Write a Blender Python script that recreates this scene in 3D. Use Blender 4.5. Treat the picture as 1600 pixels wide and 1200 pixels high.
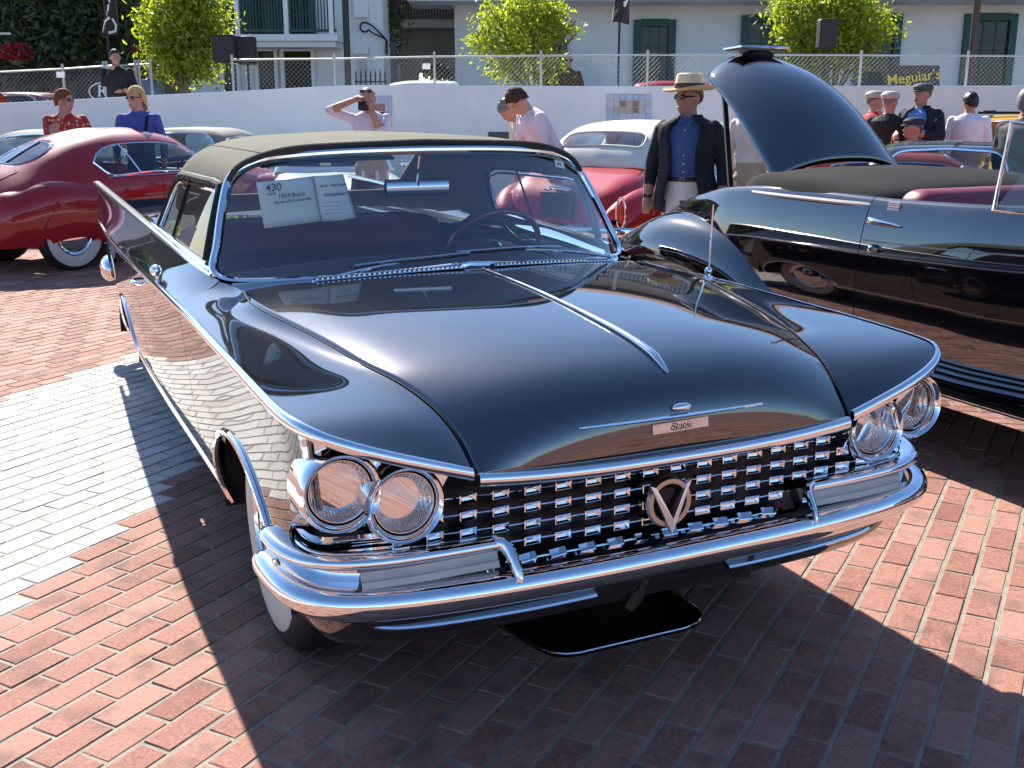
import bpy, bmesh, math, random
import numpy as np
from mathutils import Vector, Matrix, Euler
from mathutils.geometry import delaunay_2d_cdt
from mathutils.bvhtree import BVHTree
random.seed(7)
for o in list(bpy.data.objects): bpy.data.objects.remove(o)
SC = bpy.context.scene
COL = SC.collection
R = math.radians

# ------------------------------------------------------------------ camera
CAM_F, CAM_YAW, CAM_PITCH, CAM_ROLL = 1692.9, R(154.859), R(14.313), R(-0.088)
CAM_POS = np.array([2.9696, -1.4479, 1.5621])
_cy, _sy, _cp, _sp = math.cos(CAM_YAW), math.sin(CAM_YAW), math.cos(CAM_PITCH), math.sin(CAM_PITCH)
FWD = np.array([_cy*_cp, _sy*_cp, -_sp]); _rt = np.array([_sy, -_cy, 0.0]); _up = np.cross(_rt, FWD)
RIGHT = _rt*math.cos(CAM_ROLL) + _up*math.sin(CAM_ROLL)
UP = -_rt*math.sin(CAM_ROLL) + _up*math.cos(CAM_ROLL)
HF = np.array([_cy, _sy, 0.0])
cam_d = bpy.data.cameras.new('camera'); cam = bpy.data.objects.new('camera', cam_d); COL.objects.link(cam)
m = Matrix(((RIGHT[0], UP[0], -FWD[0], CAM_POS[0]), (RIGHT[1], UP[1], -FWD[1], CAM_POS[1]), (RIGHT[2], UP[2], -FWD[2], CAM_POS[2]), (0, 0, 0, 1)))
cam.matrix_world = m
cam_d.sensor_width = 36.0; cam_d.sensor_fit = 'HORIZONTAL'; cam_d.lens = 36.0*CAM_F/1600.0
cam_d.clip_start = 0.05; cam_d.clip_end = 600.0
SC.camera = cam
# ------------------------------------------------------------------ sky, sun, exposure
SUN_EL, SUN_AZ = R(38.0), R(177.6)          # direction towards the sun: behind the car, almost along its axis (-X)
SUNV = Vector((math.cos(SUN_EL)*math.cos(SUN_AZ), math.cos(SUN_EL)*math.sin(SUN_AZ), math.sin(SUN_EL)))
W = bpy.data.worlds.new('World'); SC.world = W; W.use_nodes = True
_nt = W.node_tree; _bg = _nt.nodes['Background']
_sky = _nt.nodes.new('ShaderNodeTexSky'); _sky.sky_type = 'NISHITA'; _sky.sun_disc = False
_sky.sun_elevation = SUN_EL; _sky.sun_rotation = R(90.0) - SUN_AZ
_sky.air_density = 1.0; _sky.dust_density = 0.55; _sky.ozone_density = 7.0
_nt.links.new(_sky.outputs[0], _bg.inputs[0]); _bg.inputs[1].default_value = 0.095
sun_d = bpy.data.lights.new('sun', 'SUN'); sun_d.energy = 5.0; sun_d.angle = R(0.53); sun_d.color = (1.0, 0.95, 0.87)
sun = bpy.data.objects.new('sun', sun_d); COL.objects.link(sun)
sun.rotation_euler = SUNV.to_track_quat('Z', 'Y').to_euler(); sun.location = (-20, 0, 20)
VS = SC.view_settings
SC.display_settings.display_device = 'sRGB'
VS.view_transform = 'Standard'; VS.look = 'None'; VS.gamma = 1.0; VS.use_curve_mapping = False; VS.exposure = 1.35
SC.render.engine = 'CYCLES'; SC.render.resolution_x = 1024; SC.render.resolution_y = 768
SC.cycles.max_bounces = 10; SC.cycles.transparent_max_bounces = 16; SC.cycles.glossy_bounces = 5

# ------------------------------------------------------------------ pixel helpers (a pixel gives only a direction)
def ray(px, py):
    d = FWD*CAM_F + RIGHT*(px-800.0) + UP*(600.0-py); return d/np.linalg.norm(d)
def at(px, py, D):                       # point on the pixel's ray at horizontal distance D ahead of the camera
    d = ray(px, py); return Vector(CAM_POS + d*(D/float(d @ HF)))
def atz(px, D, z):                       # point under pixel column px at distance D and height z
    p = at(px, 168, D); return Vector((p.x, p.y, z))
def gnd(px, py, z=0.0):
    d = ray(px, py); return Vector(CAM_POS + d*((z-CAM_POS[2])/d[2]))
def proj(p):
    d = np.array(p) - CAM_POS; z = d @ FWD
    return 800+CAM_F*(d @ RIGHT)/z, 600-CAM_F*(d @ UP)/z, z

# ------------------------------------------------------------------ materials
MATS = {}
def mat(name, col, rough=0.5, metal=0.0, coat=0.0, spec=0.5, var=0.0, vscale=8.0, bump=0.0, bscale=40.0, trans=0.0, emit=None, alpha=1.0, ior=1.45, rvar=0.0, sheen=0.0, sss=0.0, coat_rough=0.02):
    if name in MATS: return MATS[name]
    M = bpy.data.materials.new(name); M.use_nodes = True; nt = M.node_tree; b = nt.nodes['Principled BSDF']
    c = (col[0], col[1], col[2], 1.0)
    b.inputs['Base Color'].default_value = c; b.inputs['Roughness'].default_value = rough; b.inputs['Metallic'].default_value = metal
    b.inputs['Coat Weight'].default_value = coat; b.inputs['Coat Roughness'].default_value = coat_rough; b.inputs['Specular IOR Level'].default_value = spec
    b.inputs['Transmission Weight'].default_value = trans; b.inputs['IOR'].default_value = ior; b.inputs['Alpha'].default_value = alpha
    b.inputs['Sheen Weight'].default_value = sheen
    if sss: b.inputs['Subsurface Weight'].default_value = sss; b.inputs['Subsurface Radius'].default_value = (0.02, 0.008, 0.004)
    if emit: b.inputs['Emission Color'].default_value = (*emit[:3], 1); b.inputs['Emission Strength'].default_value = emit[3]
    if var or bump or rvar:
        tc = nt.nodes.new('ShaderNodeTexCoord')
    if var:
        n = nt.nodes.new('ShaderNodeTexNoise'); n.inputs['Scale'].default_value = vscale; n.inputs['Detail'].default_value = 6.0; n.inputs['Roughness'].default_value = 0.65
        nt.links.new(tc.outputs['Object'], n.inputs['Vector'])
        mr = nt.nodes.new('ShaderNodeMapRange'); mr.inputs[1].default_value = 0.3; mr.inputs[2].default_value = 0.7; mr.inputs[3].default_value = 1.0-var; mr.inputs[4].default_value = 1.0+var
        nt.links.new(n.outputs['Fac'], mr.inputs[0])
        mx = nt.nodes.new('ShaderNodeVectorMath'); mx.operation = 'SCALE'; mx.inputs[0].default_value = col[:3]
        nt.links.new(mr.outputs[0], mx.inputs['Scale']); nt.links.new(mx.outputs[0], b.inputs['Base Color'])
    if rvar:
        n3 = nt.nodes.new('ShaderNodeTexNoise'); n3.inputs['Scale'].default_value = vscale*0.7; n3.inputs['Detail'].default_value = 4.0
        nt.links.new(tc.outputs['Object'], n3.inputs['Vector'])
        m3 = nt.nodes.new('ShaderNodeMapRange'); m3.inputs[1].default_value = 0.35; m3.inputs[2].default_value = 0.65; m3.inputs[3].default_value = max(rough-rvar, 0.0); m3.inputs[4].default_value = rough+rvar
        nt.links.new(n3.outputs['Fac'], m3.inputs[0]); nt.links.new(m3.outputs[0], b.inputs['Roughness'])
    if bump:
        n2 = nt.nodes.new('ShaderNodeTexNoise'); n2.inputs['Scale'].default_value = bscale; n2.inputs['Detail'].default_value = 5.0
        nt.links.new(tc.outputs['Object'], n2.inputs['Vector'])
        bp = nt.nodes.new('ShaderNodeBump'); bp.inputs['Strength'].default_value = bump; bp.inputs['Distance'].default_value = 0.35/bscale
        nt.links.new(n2.outputs['Fac'], bp.inputs['Height']); nt.links.new(bp.outputs[0], b.inputs['Normal'])
    MATS[name] = M; return M
def glass(name, tint, k=0.85, rough=0.0, ior=1.6):
    """thin car or window glass: fresnel mirror over a tinted see-through sheet"""
    if name in MATS: return MATS[name]
    M = bpy.data.materials.new(name); M.use_nodes = True; nt = M.node_tree; nt.nodes.clear()
    out = nt.nodes.new('ShaderNodeOutputMaterial'); mix = nt.nodes.new('ShaderNodeMixShader'); tr = nt.nodes.new('ShaderNodeBsdfTransparent'); gl = nt.nodes.new('ShaderNodeBsdfGlossy')
    fr = nt.nodes.new('ShaderNodeFresnel'); ge = nt.nodes.new('ShaderNodeNewGeometry'); mr = nt.nodes.new('ShaderNodeMapRange'); mr.inputs[3].default_value = ior; mr.inputs[4].default_value = 1.0/ior   # same mirror strength from either face
    nt.links.new(ge.outputs['Backfacing'], mr.inputs[0]); nt.links.new(mr.outputs[0], fr.inputs['IOR'])
    tr.inputs[0].default_value = (*tint, 1); gl.inputs['Roughness'].default_value = rough; gl.inputs[0].default_value = (k, k, k, 1)
    nt.links.new(fr.outputs[0], mix.inputs[0]); nt.links.new(tr.outputs[0], mix.inputs[1]); nt.links.new(gl.outputs[0], mix.inputs[2]); nt.links.new(mix.outputs[0], out.inputs[0])
    MATS[name] = M; return M

CHROME = mat('chrome', (0.80, 0.81, 0.83), 0.035, 1.0)
CHROME_W = mat('worn_chrome', (0.66, 0.66, 0.67), 0.10, 1.0, var=0.1, vscale=30, rvar=0.03)
BLACKPAINT = mat('black_paint', (0.0035, 0.0038, 0.005), 0.25, 0.0, coat=1.0, spec=0.004, coat_rough=0.028)
BLACKPAINT.node_tree.nodes['Principled BSDF'].inputs['Coat IOR'].default_value = 2.25
TRIM = mat('bright_trim', (0.82, 0.82, 0.82), 0.14, 1.0)
RUBBER = mat('rubber', (0.012, 0.012, 0.012), 0.7, var=0.3, vscale=20)
MATTEBLACK = mat('matte_black', (0.006, 0.006, 0.006), 0.8)
WHITEWALL = mat('whitewall', (0.50, 0.47, 0.41), 0.55, var=0.06)

# ------------------------------------------------------------------ mesh helpers
def newobj(name, me, parent=None, loc=None):
    o = bpy.data.objects.new(name, me); COL.objects.link(o)
    if parent is not None: o.parent = parent
    if loc is not None: o.location = loc
    return o
def tag(o, label=None, cat=None, group=None, kind=None):
    if label: o['label'] = label
    if cat: o['category'] = cat
    if group: o['group'] = group
    if kind: o['kind'] = kind
    return o
def empty(name, loc, rz=0.0, label=None, cat=None, group=None):
    o = bpy.data.objects.new(name, None); COL.objects.link(o); o.location = loc; o.rotation_euler = (0, 0, rz); o.empty_display_size = 0.2
    return tag(o, label, cat, group)
class MB:
    """collects shapes, then links them as one mesh object"""
    def __init__(s): s.v = []; s.f = []; s.mi = []; s.cur = 0
    def add(s, vs, fs):
        b = len(s.v); s.v += [tuple(map(float, p)) for p in vs]; s.f += [tuple(i+b for i in f) for f in fs]; s.mi += [s.cur]*len(fs); return s
    def box(s, c, sz, rz=0.0, M=None):
        hx, hy, hz = sz[0]/2, sz[1]/2, sz[2]/2; ca, sa = math.cos(rz), math.sin(rz); vs = []
        for x, y, z in ((-1,-1,-1),(1,-1,-1),(1,1,-1),(-1,1,-1),(-1,-1,1),(1,-1,1),(1,1,1),(-1,1,1)):
            p = (x*hx*ca-y*hy*sa, x*hx*sa+y*hy*ca, z*hz)
            if M is not None: p = M @ Vector((x*hx, y*hy, z*hz))
            vs.append((p[0]+c[0], p[1]+c[1], p[2]+c[2]))
        return s.add(vs, [(0,3,2,1),(4,5,6,7),(0,1,5,4),(1,2,6,5),(2,3,7,6),(3,0,4,7)])
    def bar(s, a, b, w, h, up=(0, 0, 1)):
        a = Vector(a); b = Vector(b); d = (b-a).normalized(); u = Vector(up)
        if abs(d.dot(u)) > 0.99: u = Vector((1, 0, 0))
        r = d.cross(u).normalized(); u = r.cross(d)
        vs = [p+r*(x*w/2)+u*(z*h/2) for p in (a, b) for x, z in ((-1,-1),(1,-1),(1,1),(-1,1))]
        return s.add(vs, [(0,1,2,3),(7,6,5,4),(0,4,5,1),(1,5,6,2),(2,6,7,3),(3,7,4,0)])
    def tube(s, pts, rad, n=8, closed=False, caps=True, squash=None, up=None):
        pts = [Vector(p) for p in pts]; N = len(pts); rings = []
        rr = rad if hasattr(rad, '__len__') else [rad]*N
        prev = None
        for i in range(N):
            if closed: t = pts[(i+1) % N]-pts[i-1]
            else: t = pts[min(i+1, N-1)]-pts[max(i-1, 0)]
            if t.length < 1e-9: t = Vector((0, 0, 1))
            t.normalize()
            if up is not None: u = Vector(up)-t*t.dot(Vector(up))
            elif prev is None:
                u = Vector((0, 0, 1)) if abs(t.z) < 0.9 else Vector((1, 0, 0)); u = u-t*t.dot(u)
            else: u = prev-t*t.dot(prev)
            if u.length < 1e-6: u = Vector((1, 0, 0))-t*t.x
            u.normalize(); prev = u; w = t.cross(u)
            sq = squash or (1.0, 1.0)
            rings.append([pts[i]+(w*math.cos(2*math.pi*k/n)*sq[0]+u*math.sin(2*math.pi*k/n)*sq[1])*rr[i] for k in range(n)])
        vs = [p for r in rings for p in r]; fs = []
        for i in range(N if closed else N-1):
            j = (i+1) % N
            for k in range(n): fs.append((i*n+k, i*n+(k+1) % n, j*n+(k+1) % n, j*n+k))
        if caps and not closed:
            fs.append(tuple(range(n-1, -1, -1))); fs.append(tuple((N-1)*n+k for k in range(n)))
        return s.add(vs, fs)
    def lathe(s, prof, n=24, M=None, a0=0.0, a1=2*math.pi):
        """prof: (radius, height) pairs turned round +Z, then moved by M"""
        full = abs(a1-a0-2*math.pi) < 1e-6; cnt = n if full else n+1; vs = []; fs = []
        for r_, h in prof:
            for k in range(cnt):
                a = a0+(a1-a0)*k/n; p = Vector((r_*math.cos(a), r_*math.sin(a), h)); vs.append(M @ p if M is not None else p)
        for i in range(len(prof)-1):
            for k in range(n):
                k2 = (k+1) % cnt; fs.append((i*cnt+k, i*cnt+k2, (i+1)*cnt+k2, (i+1)*cnt+k))
        return s.add(vs, fs)
    def grid(s, P, close_u=False, close_v=False, flip=False):
        m_, n_ = len(P), len(P[0]); vs = [p for row in P for p in row]; fs = []
        for i in range(m_ if close_u else m_-1):
            for j in range(n_ if close_v else n_-1):
                a, b, c, d = i*n_+j, i*n_+(j+1) % n_, ((i+1) % m_)*n_+(j+1) % n_, ((i+1) % m_)*n_+j
                fs.append((d, c, b, a) if flip else (a, b, c, d))
        return s.add(vs, fs)
    def poly(s, pts, thick=None, nrm=None):
        n = len(pts)
        if thick is None: return s.add(pts, [tuple(range(n))])
        pts = [Vector(p) for p in pts]
        nr = Vector(nrm) if nrm is not None else (pts[1]-pts[0]).cross(pts[2]-pts[1]); nr.normalize()
        vs = pts+[p-nr*thick for p in pts]
        fs = [tuple(range(n)), tuple(range(2*n-1, n-1, -1))]+[(i, n+i, n+(i+1) % n, (i+1) % n) for i in range(n)]
        return s.add(vs, fs)
    def ellipsoid(s, c, r, n=14, m_=10, M=None):
        P = []
        for i in range(m_+1):
            t = math.pi*i/m_; row = []
            for k in range(n):
                a = 2*math.pi*k/n; p = Vector((r[0]*math.sin(t)*math.cos(a), r[1]*math.sin(t)*math.sin(a), r[2]*math.cos(t)))
                if M is not None: p = M @ p
                row.append(p+Vector(c))
            P.append(row)
        return s.grid(P, close_v=True, flip=False)
    def mesh(s, name, mats, smooth=True, angle=None, merge=1e-5):
        me = bpy.data.meshes.new(name); me.from_pydata(s.v, [], s.f)
        for M in (mats if isinstance(mats, (list, tuple)) else [mats]): me.materials.append(M)
        if len(me.materials) > 1: me.polygons.foreach_set('material_index', s.mi)
        if merge:
            bm = bmesh.new(); bm.from_mesh(me); bmesh.ops.remove_doubles(bm, verts=bm.verts, dist=merge); bmesh.ops.recalc_face_normals(bm, faces=bm.faces)
            bm.to_mesh(me); bm.free()
        if smooth:
            me.polygons.foreach_set('use_smooth', [True]*len(me.polygons))
            if angle is not None: me.set_sharp_from_angle(angle=R(angle))
        me.update(); return me
    def build(s, name, mats, parent=None, smooth=True, angle=35, merge=1e-5, loc=None):
        return newobj(name, s.mesh(name, mats, smooth, angle, merge), parent, loc)
def modify(o, kind, **kw):
    md = o.modifiers.new(kind.lower(), kind)
    for k, v in kw.items(): setattr(md, k, v)
    return o
def copy_tree(o, parent=None):
    c = o.copy(); COL.objects.link(c); c.parent = parent
    for ch in list(o.children): copy_tree(ch, c)
    return c
def nspl(P, ts=None):
    """natural cubic spline through points; returns f(t) with t in the given knots (default 0..n-1)"""
    P = np.array(P, float); n = len(P); t = np.arange(n, dtype=float) if ts is None else np.array(ts, float)
    h = np.diff(t); A = np.zeros((n, n)); B = np.zeros((n, P.shape[1])); A[0, 0] = A[-1, -1] = 1
    for i in range(1, n-1):
        A[i, i-1] = h[i-1]; A[i, i] = 2*(h[i-1]+h[i]); A[i, i+1] = h[i]
        B[i] = 3*((P[i+1]-P[i])/h[i]-(P[i]-P[i-1])/h[i-1])
    c = np.linalg.solve(A, B)
    def f(x):
        i = int(min(max(np.searchsorted(t, x)-1, 0), n-2)); d = x-t[i]
        b = (P[i+1]-P[i])/h[i]-h[i]*(2*c[i]+c[i+1])/3; dd = (c[i+1]-c[i])/(3*h[i])
        return P[i]+b*d+c[i]*d*d+dd*d**3
    return f
def pch(xs, ys):
    """monotone cubic through (xs, ys)"""
    x = np.array(xs, float); y = np.array(ys, float)
    if x[0] > x[-1]: x = x[::-1]; y = y[::-1]
    h = np.diff(x); d = np.diff(y)/h; n = len(x); mm = np.zeros(n)
    for i in range(1, n-1):
        if d[i-1]*d[i] > 0:
            w1 = 2*h[i]+h[i-1]; w2 = h[i]+2*h[i-1]; mm[i] = (w1+w2)/(w1/d[i-1]+w2/d[i])
    mm[0] = d[0]; mm[-1] = d[-1]
    def f(q):
        q = min(max(q, x[0]), x[-1]); i = int(min(max(np.searchsorted(x, q)-1, 0), n-2)); t = (q-x[i])/h[i]
        return float((2*t**3-3*t*t+1)*y[i]+(t**3-2*t*t+t)*h[i]*mm[i]+(-2*t**3+3*t*t)*y[i+1]+(t**3-t*t)*h[i]*mm[i+1])
    return f
def curve(P, n=40):
    """smooth curve through points, chord-length parameter"""
    P = np.array(P, float); t = np.concatenate([[0], np.cumsum(np.sqrt(np.linalg.norm(np.diff(P, axis=0), axis=1)))]); f = nspl(P, t)
    return [f(x) for x in np.linspace(0, t[-1], n)]
def inside(pt, poly):
    x, y = pt; c = False; n = len(poly); j = n-1
    for i in range(n):
        xi, yi = poly[i][0], poly[i][1]; xj, yj = poly[j][0], poly[j][1]
        if (yi > y) != (yj > y) and x < (xj-xi)*(y-yi)/(yj-yi)+xi: c = not c
        j = i
    return c
def cut_patch(S, us, vs, holes, outer=None):
    """surface S(u,v) over a grid with holes cut along closed uv outlines; returns (body, [hole patches]) as (verts, faces)"""
    pts = []; edges = []
    loops = list(holes)+([outer] if outer else [])
    su = us[1]-us[0]; sv = vs[1]-vs[0]
    for L in loops:
        b = len(pts); pts += [tuple(p) for p in L]; edges += [(b+i, b+(i+1) % len(L)) for i in range(len(L))]
    LP = np.array(pts) if pts else np.zeros((0, 2))
    def near(u, v):
        return len(LP) and np.min(((LP[:, 0]-u)/su)**2+((LP[:, 1]-v)/sv)**2) < 0.12
    for u in us:
        for v in vs:
            if outer is not None and not inside((u, v), outer): continue
            if not near(u, v): pts.append((u, v))
    V, _e, F, *_ = delaunay_2d_cdt([Vector(p) for p in pts], edges, [], 0, 1e-7)
    P3 = [tuple(S(v.x, v.y)) for v in V]; body = []; parts = [[] for _ in holes]
    for f in F:
        cx = sum(V[i].x for i in f)/len(f); cy = sum(V[i].y for i in f)/len(f)
        for k, L in enumerate(holes):
            if inside((cx, cy), L): parts[k].append(tuple(f)); break
        else:
            if outer is None or inside((cx, cy), outer): body.append(tuple(f))
    def pack(fs):
        idx = {}; ov = []; of = []
        for f in fs:
            q = []
            for i in f:
                if i not in idx: idx[i] = len(ov); ov.append(P3[i])
                q.append(idx[i])
            of.append(tuple(q))
        return ov, of
    return pack(body), [pack(p) for p in parts]
def rrect(x0, x1, y0, y1, r, n=5, ry=None):
    ry = ry or r; o = []
    for cx, cy, a in ((x1-r, y1-ry, 0), (x0+r, y1-ry, 90), (x0+r, y0+ry, 180), (x1-r, y0+ry, 270)):
        for k in range(n+1):
            t = R(a+90*k/n); o.append((cx+r*math.cos(t), cy+ry*math.sin(t)))
    return o
def text_mesh(s, size, extrude=0.0, align='CENTER', shear=0.0, bold=0.0, space=1.0):
    cu = bpy.data.curves.new('lettering', 'FONT'); cu.body = s; cu.size = size; cu.extrude = extrude; cu.align_x = align; cu.align_y = 'CENTER'; cu.shear = shear; cu.offset = bold; cu.space_character = space
    cu.resolution_u = 3
    o = bpy.data.objects.new('lettering', cu); COL.objects.link(o)
    dg = bpy.context.evaluated_depsgraph_get(); me = bpy.data.meshes.new_from_object(o.evaluated_get(dg)); bpy.data.objects.remove(o)
    return me
def frame(origin, xdir, ydir):
    x = Vector(xdir).normalized(); y = Vector(ydir); y = (y-x*x.dot(y)).normalized(); z = x.cross(y)
    return Matrix(((x.x, y.x, z.x, origin[0]), (x.y, y.y, z.y, origin[1]), (x.z, y.z, z.z, origin[2]), (0, 0, 0, 1)))
def lettering(name, s, size, M, material, parent, **kw):
    me = text_mesh(s, size, **kw); me.materials.clear(); me.materials.append(material); me.transform(M); return newobj(name, me, parent)
# ------------------------------------------------------------------ ground: brick plaza
def brick_material(name, pale=False):
    M = bpy.data.materials.new(name); M.use_nodes = True; nt = M.node_tree; b = nt.nodes['Principled BSDF']; N = nt.nodes.new; L = nt.links.new
    at_ = N('ShaderNodeAttribute'); at_.attribute_name = 'tone'
    oi = N('ShaderNodeObjectInfo')
    geo = N('ShaderNodeNewGeometry')
    n1 = N('ShaderNodeTexNoise'); n1.inputs['Scale'].default_value = 5.5; n1.inputs['Detail'].default_value = 6; L(geo.outputs['Position'], n1.inputs['Vector'])
    n2 = N('ShaderNodeTexNoise'); n2.inputs['Scale'].default_value = 26; n2.inputs['Detail'].default_value = 8; n2.inputs['Roughness'].default_value = 0.7; L(geo.outputs['Position'], n2.inputs['Vector'])
    n3 = N('ShaderNodeTexNoise'); n3.inputs['Scale'].default_value = 160; n3.inputs['Detail'].default_value = 4; L(geo.outputs['Position'], n3.inputs['Vector'])
    cr = N('ShaderNodeValToRGB'); e = cr.color_ramp.elements
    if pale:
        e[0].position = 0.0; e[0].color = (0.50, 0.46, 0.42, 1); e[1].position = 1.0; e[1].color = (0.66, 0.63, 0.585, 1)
    else:
        e[0].position = 0.0; e[0].color = (0.205, 0.086, 0.064, 1); e[1].position = 1.0; e[1].color = (0.375, 0.205, 0.158, 1)
        k = e.new(0.5); k.color = (0.310, 0.150, 0.110, 1)
    # tone attribute (0..1 per brick) plus mottling
    ma = N('ShaderNodeMath'); ma.operation = 'MULTIPLY_ADD'; L(n2.outputs['Fac'], ma.inputs[0]); ma.inputs[1].default_value = 1.3; ma.inputs[2].default_value = -0.65
    n4 = N('ShaderNodeTexNoise'); n4.inputs['Scale'].default_value = 75; n4.inputs['Detail'].default_value = 6; n4.inputs['Roughness'].default_value = 0.75; L(geo.outputs['Position'], n4.inputs['Vector'])
    m4 = N('ShaderNodeMath'); m4.operation = 'MULTIPLY_ADD'; L(n4.outputs['Fac'], m4.inputs[0]); m4.inputs[1].default_value = 2.0; m4.inputs[2].default_value = -1.0
    mb = N('ShaderNodeMath'); mb.operation = 'ADD'; L(at_.outputs['Fac'], mb.inputs[0]); L(ma.outputs[0], mb.inputs[1])
    m5 = N('ShaderNodeMath'); m5.operation = 'ADD'; L(mb.outputs[0], m5.inputs[0]); L(m4.outputs[0], m5.inputs[1]); L(m5.outputs[0], cr.inputs[0])
    # dark oily stains in patches
    st = N('ShaderNodeMapRange'); st.inputs[1].default_value = 0.54; st.inputs[2].default_value = 0.66; st.inputs[3].default_value = 0.0; st.inputs[4].default_value = 0.55; L(n1.outputs['Fac'], st.inputs[0])
    mx = N('ShaderNodeMix'); mx.data_type = 'RGBA'; L(st.outputs[0], mx.inputs[0]); L(cr.outputs[0], mx.inputs[6]); mx.inputs[7].default_value = (0.11, 0.07, 0.055, 1) if not pale else (0.33, 0.27, 0.24, 1)
    # worn flecks: red body under the pale coat, or pale specks on red
    fl = N('ShaderNodeMapRange'); fl.inputs[1].default_value = 0.56 if pale else 0.58; fl.inputs[2].default_value = 0.63 if pale else 0.68; fl.inputs[3].default_value = 0.0; fl.inputs[4].default_value = 0.55 if pale else 0.35; L(n3.outputs['Fac'], fl.inputs[0])
    mx2 = N('ShaderNodeMix'); mx2.data_type = 'RGBA'; L(fl.outputs[0], mx2.inputs[0]); L(mx.outputs[2], mx2.inputs[6]); mx2.inputs[7].default_value = (0.34, 0.19, 0.14, 1) if pale else (0.46, 0.30, 0.24, 1)
    L(mx2.outputs[2], b.inputs['Base Color'])
    rr = N('ShaderNodeMapRange'); rr.inputs[1].default_value = 0.3; rr.inputs[2].default_value = 0.7; rr.inputs[3].default_value = 0.70; rr.inputs[4].default_value = 0.92; b.inputs['Specular IOR Level'].default_value = 0.14; L(n2.outputs['Fac'], rr.inputs[0]); L(rr.outputs[0], b.inputs['Roughness'])
    bp = N('ShaderNodeBump'); bp.inputs['Strength'].default_value = 0.5; bp.inputs['Distance'].default_value = 0.004
    ad = N('ShaderNodeMath'); ad.operation = 'ADD'; L(n2.outputs['Fac'], ad.inputs[0]); L(n3.outputs['Fac'], ad.inputs[1]); L(ad.outputs[0], bp.inputs['Height']); L(bp.outputs[0], b.inputs['Normal'])
    return M
BRICK_RED = brick_material('paving_brick'); BRICK_PALE = brick_material('pale_paving_brick', True)
MORTAR = mat('mortar', (0.235, 0.21, 0.16), 0.85, var=0.25, vscale=14, bump=0.4, bscale=150)
TH = 2.20730; BE = Vector((math.cos(TH), math.sin(TH), 0)); BN = Vector((-math.sin(TH), math.cos(TH), 0))
PITCH_N, PITCH_E, N0, E0 = 0.1032, 0.2064, -1.3492*1.03, 0.327

def far_ground_material():
    M = bpy.data.materials.new('far_brick_paving'); M.use_nodes = True; nt = M.node_tree; b = nt.nodes['Principled BSDF']; N = nt.nodes.new; L = nt.links.new
    geo = N('ShaderNodeNewGeometry'); mp = N('ShaderNodeMapping'); mp.vector_type = 'TEXTURE'; mp.inputs['Rotation'].default_value = (0, 0, TH); L(geo.outputs['Position'], mp.inputs['Vector'])
    bt = N('ShaderNodeTexBrick'); bt.inputs['Scale'].default_value = 1.0; bt.inputs['Brick Width'].default_value = PITCH_E; bt.inputs['Row Height'].default_value = PITCH_N; bt.inputs['Mortar Size'].default_value = 0.006
    bt.inputs['Color1'].default_value = (0.21, 0.085, 0.054, 1); bt.inputs['Color2'].default_value = (0.30, 0.13, 0.085, 1); bt.inputs['Mortar'].default_value = (0.36, 0.33, 0.27, 1)
    L(mp.outputs[0], bt.inputs['Vector']); L(bt.outputs['Color'], b.inputs['Base Color']); b.inputs['Roughness'].default_value = 0.55
    return M
FARBRICK = far_ground_material()
# one sheet to the horizon; the bricks near the cars stand on it in a mortar bed
g = MB(); g.add([(-420, -420, -0.016), (420, -420, -0.016), (420, 420, -0.016), (-420, 420, -0.016)], [(0, 1, 2, 3)])
ground = g.build('ground', FARBRICK, smooth=False); tag(ground, kind='structure')
g = MB(); g.add([(-13.2, -8.7, -0.0030), (4.7, -8.7, -0.0030), (4.7, 7.2, -0.0030), (-13.2, 7.2, -0.0030)], [(0, 1, 2, 3)])
bed = g.build('pavement', MORTAR, smooth=False); tag(bed, kind='structure')

def side_of(p, a, b): return (b.x-a.x)*(p.y-a.y)-(b.y-a.y)*(p.x-a.x)
_b0, _b1 = gnd(12, 962), gnd(262, 764); _t0, _t1 = gnd(0, 627), gnd(205, 553)
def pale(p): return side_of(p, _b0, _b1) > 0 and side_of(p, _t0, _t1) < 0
def brick_shape(lx, ly, lz=0.022, bv=0.0035):
    hx, hy = lx/2, ly/2; vs = []
    for ix, iy, z in ((hx, hy, -lz), (hx, hy, -bv), (hx-bv, hy-bv, 0.0)):
        vs += [(-ix, -iy, z), (ix, -iy, z), (ix, iy, z), (-ix, iy, z)]
    fs = [(8, 9, 10, 11)]
    for k in range(4):
        k2 = (k+1) % 4; fs += [(k, k2, 4+k2, 4+k), (4+k, 4+k2, 8+k2, 8+k)]
    return vs, fs
# positions
rng = random.Random(11); bricks = []
iN = range(int(-14/PITCH_N), int(14/PITCH_N)); iE = range(int(-15/PITCH_E), int(15/PITCH_E))
for i in iN:
    n_ = N0+(i+0.5)*PITCH_N; off = (0.5 if i % 2 else 0.0)*PITCH_E + 0.012*math.sin(i*1.7)
    for j in iE:
        e_ = E0+(j+0.5)*PITCH_E+off; p = BE*e_+BN*n_
        if -13 < p.x < 4.5 and -8.5 < p.y < 7.0: bricks.append((p.x, p.y))
def car_blocks(p):       # is the line of sight from the camera to a ground point crossed by the car in front?
    o = CAM_POS; d = np.array([p[0], p[1], 0.0])-o; lo = np.array([-4.7, -0.90, 0.33]); hi = np.array([0.86, 0.93, 0.9]); t0, t1 = 0.0, 0.999
    for k in range(3):
        a = (lo[k]-o[k])/d[k]; b_ = (hi[k]-o[k])/d[k]
        if a > b_: a, b_ = b_, a
        t0 = max(t0, a); t1 = min(t1, b_)
    return t0 < t1
rank = []
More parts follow.
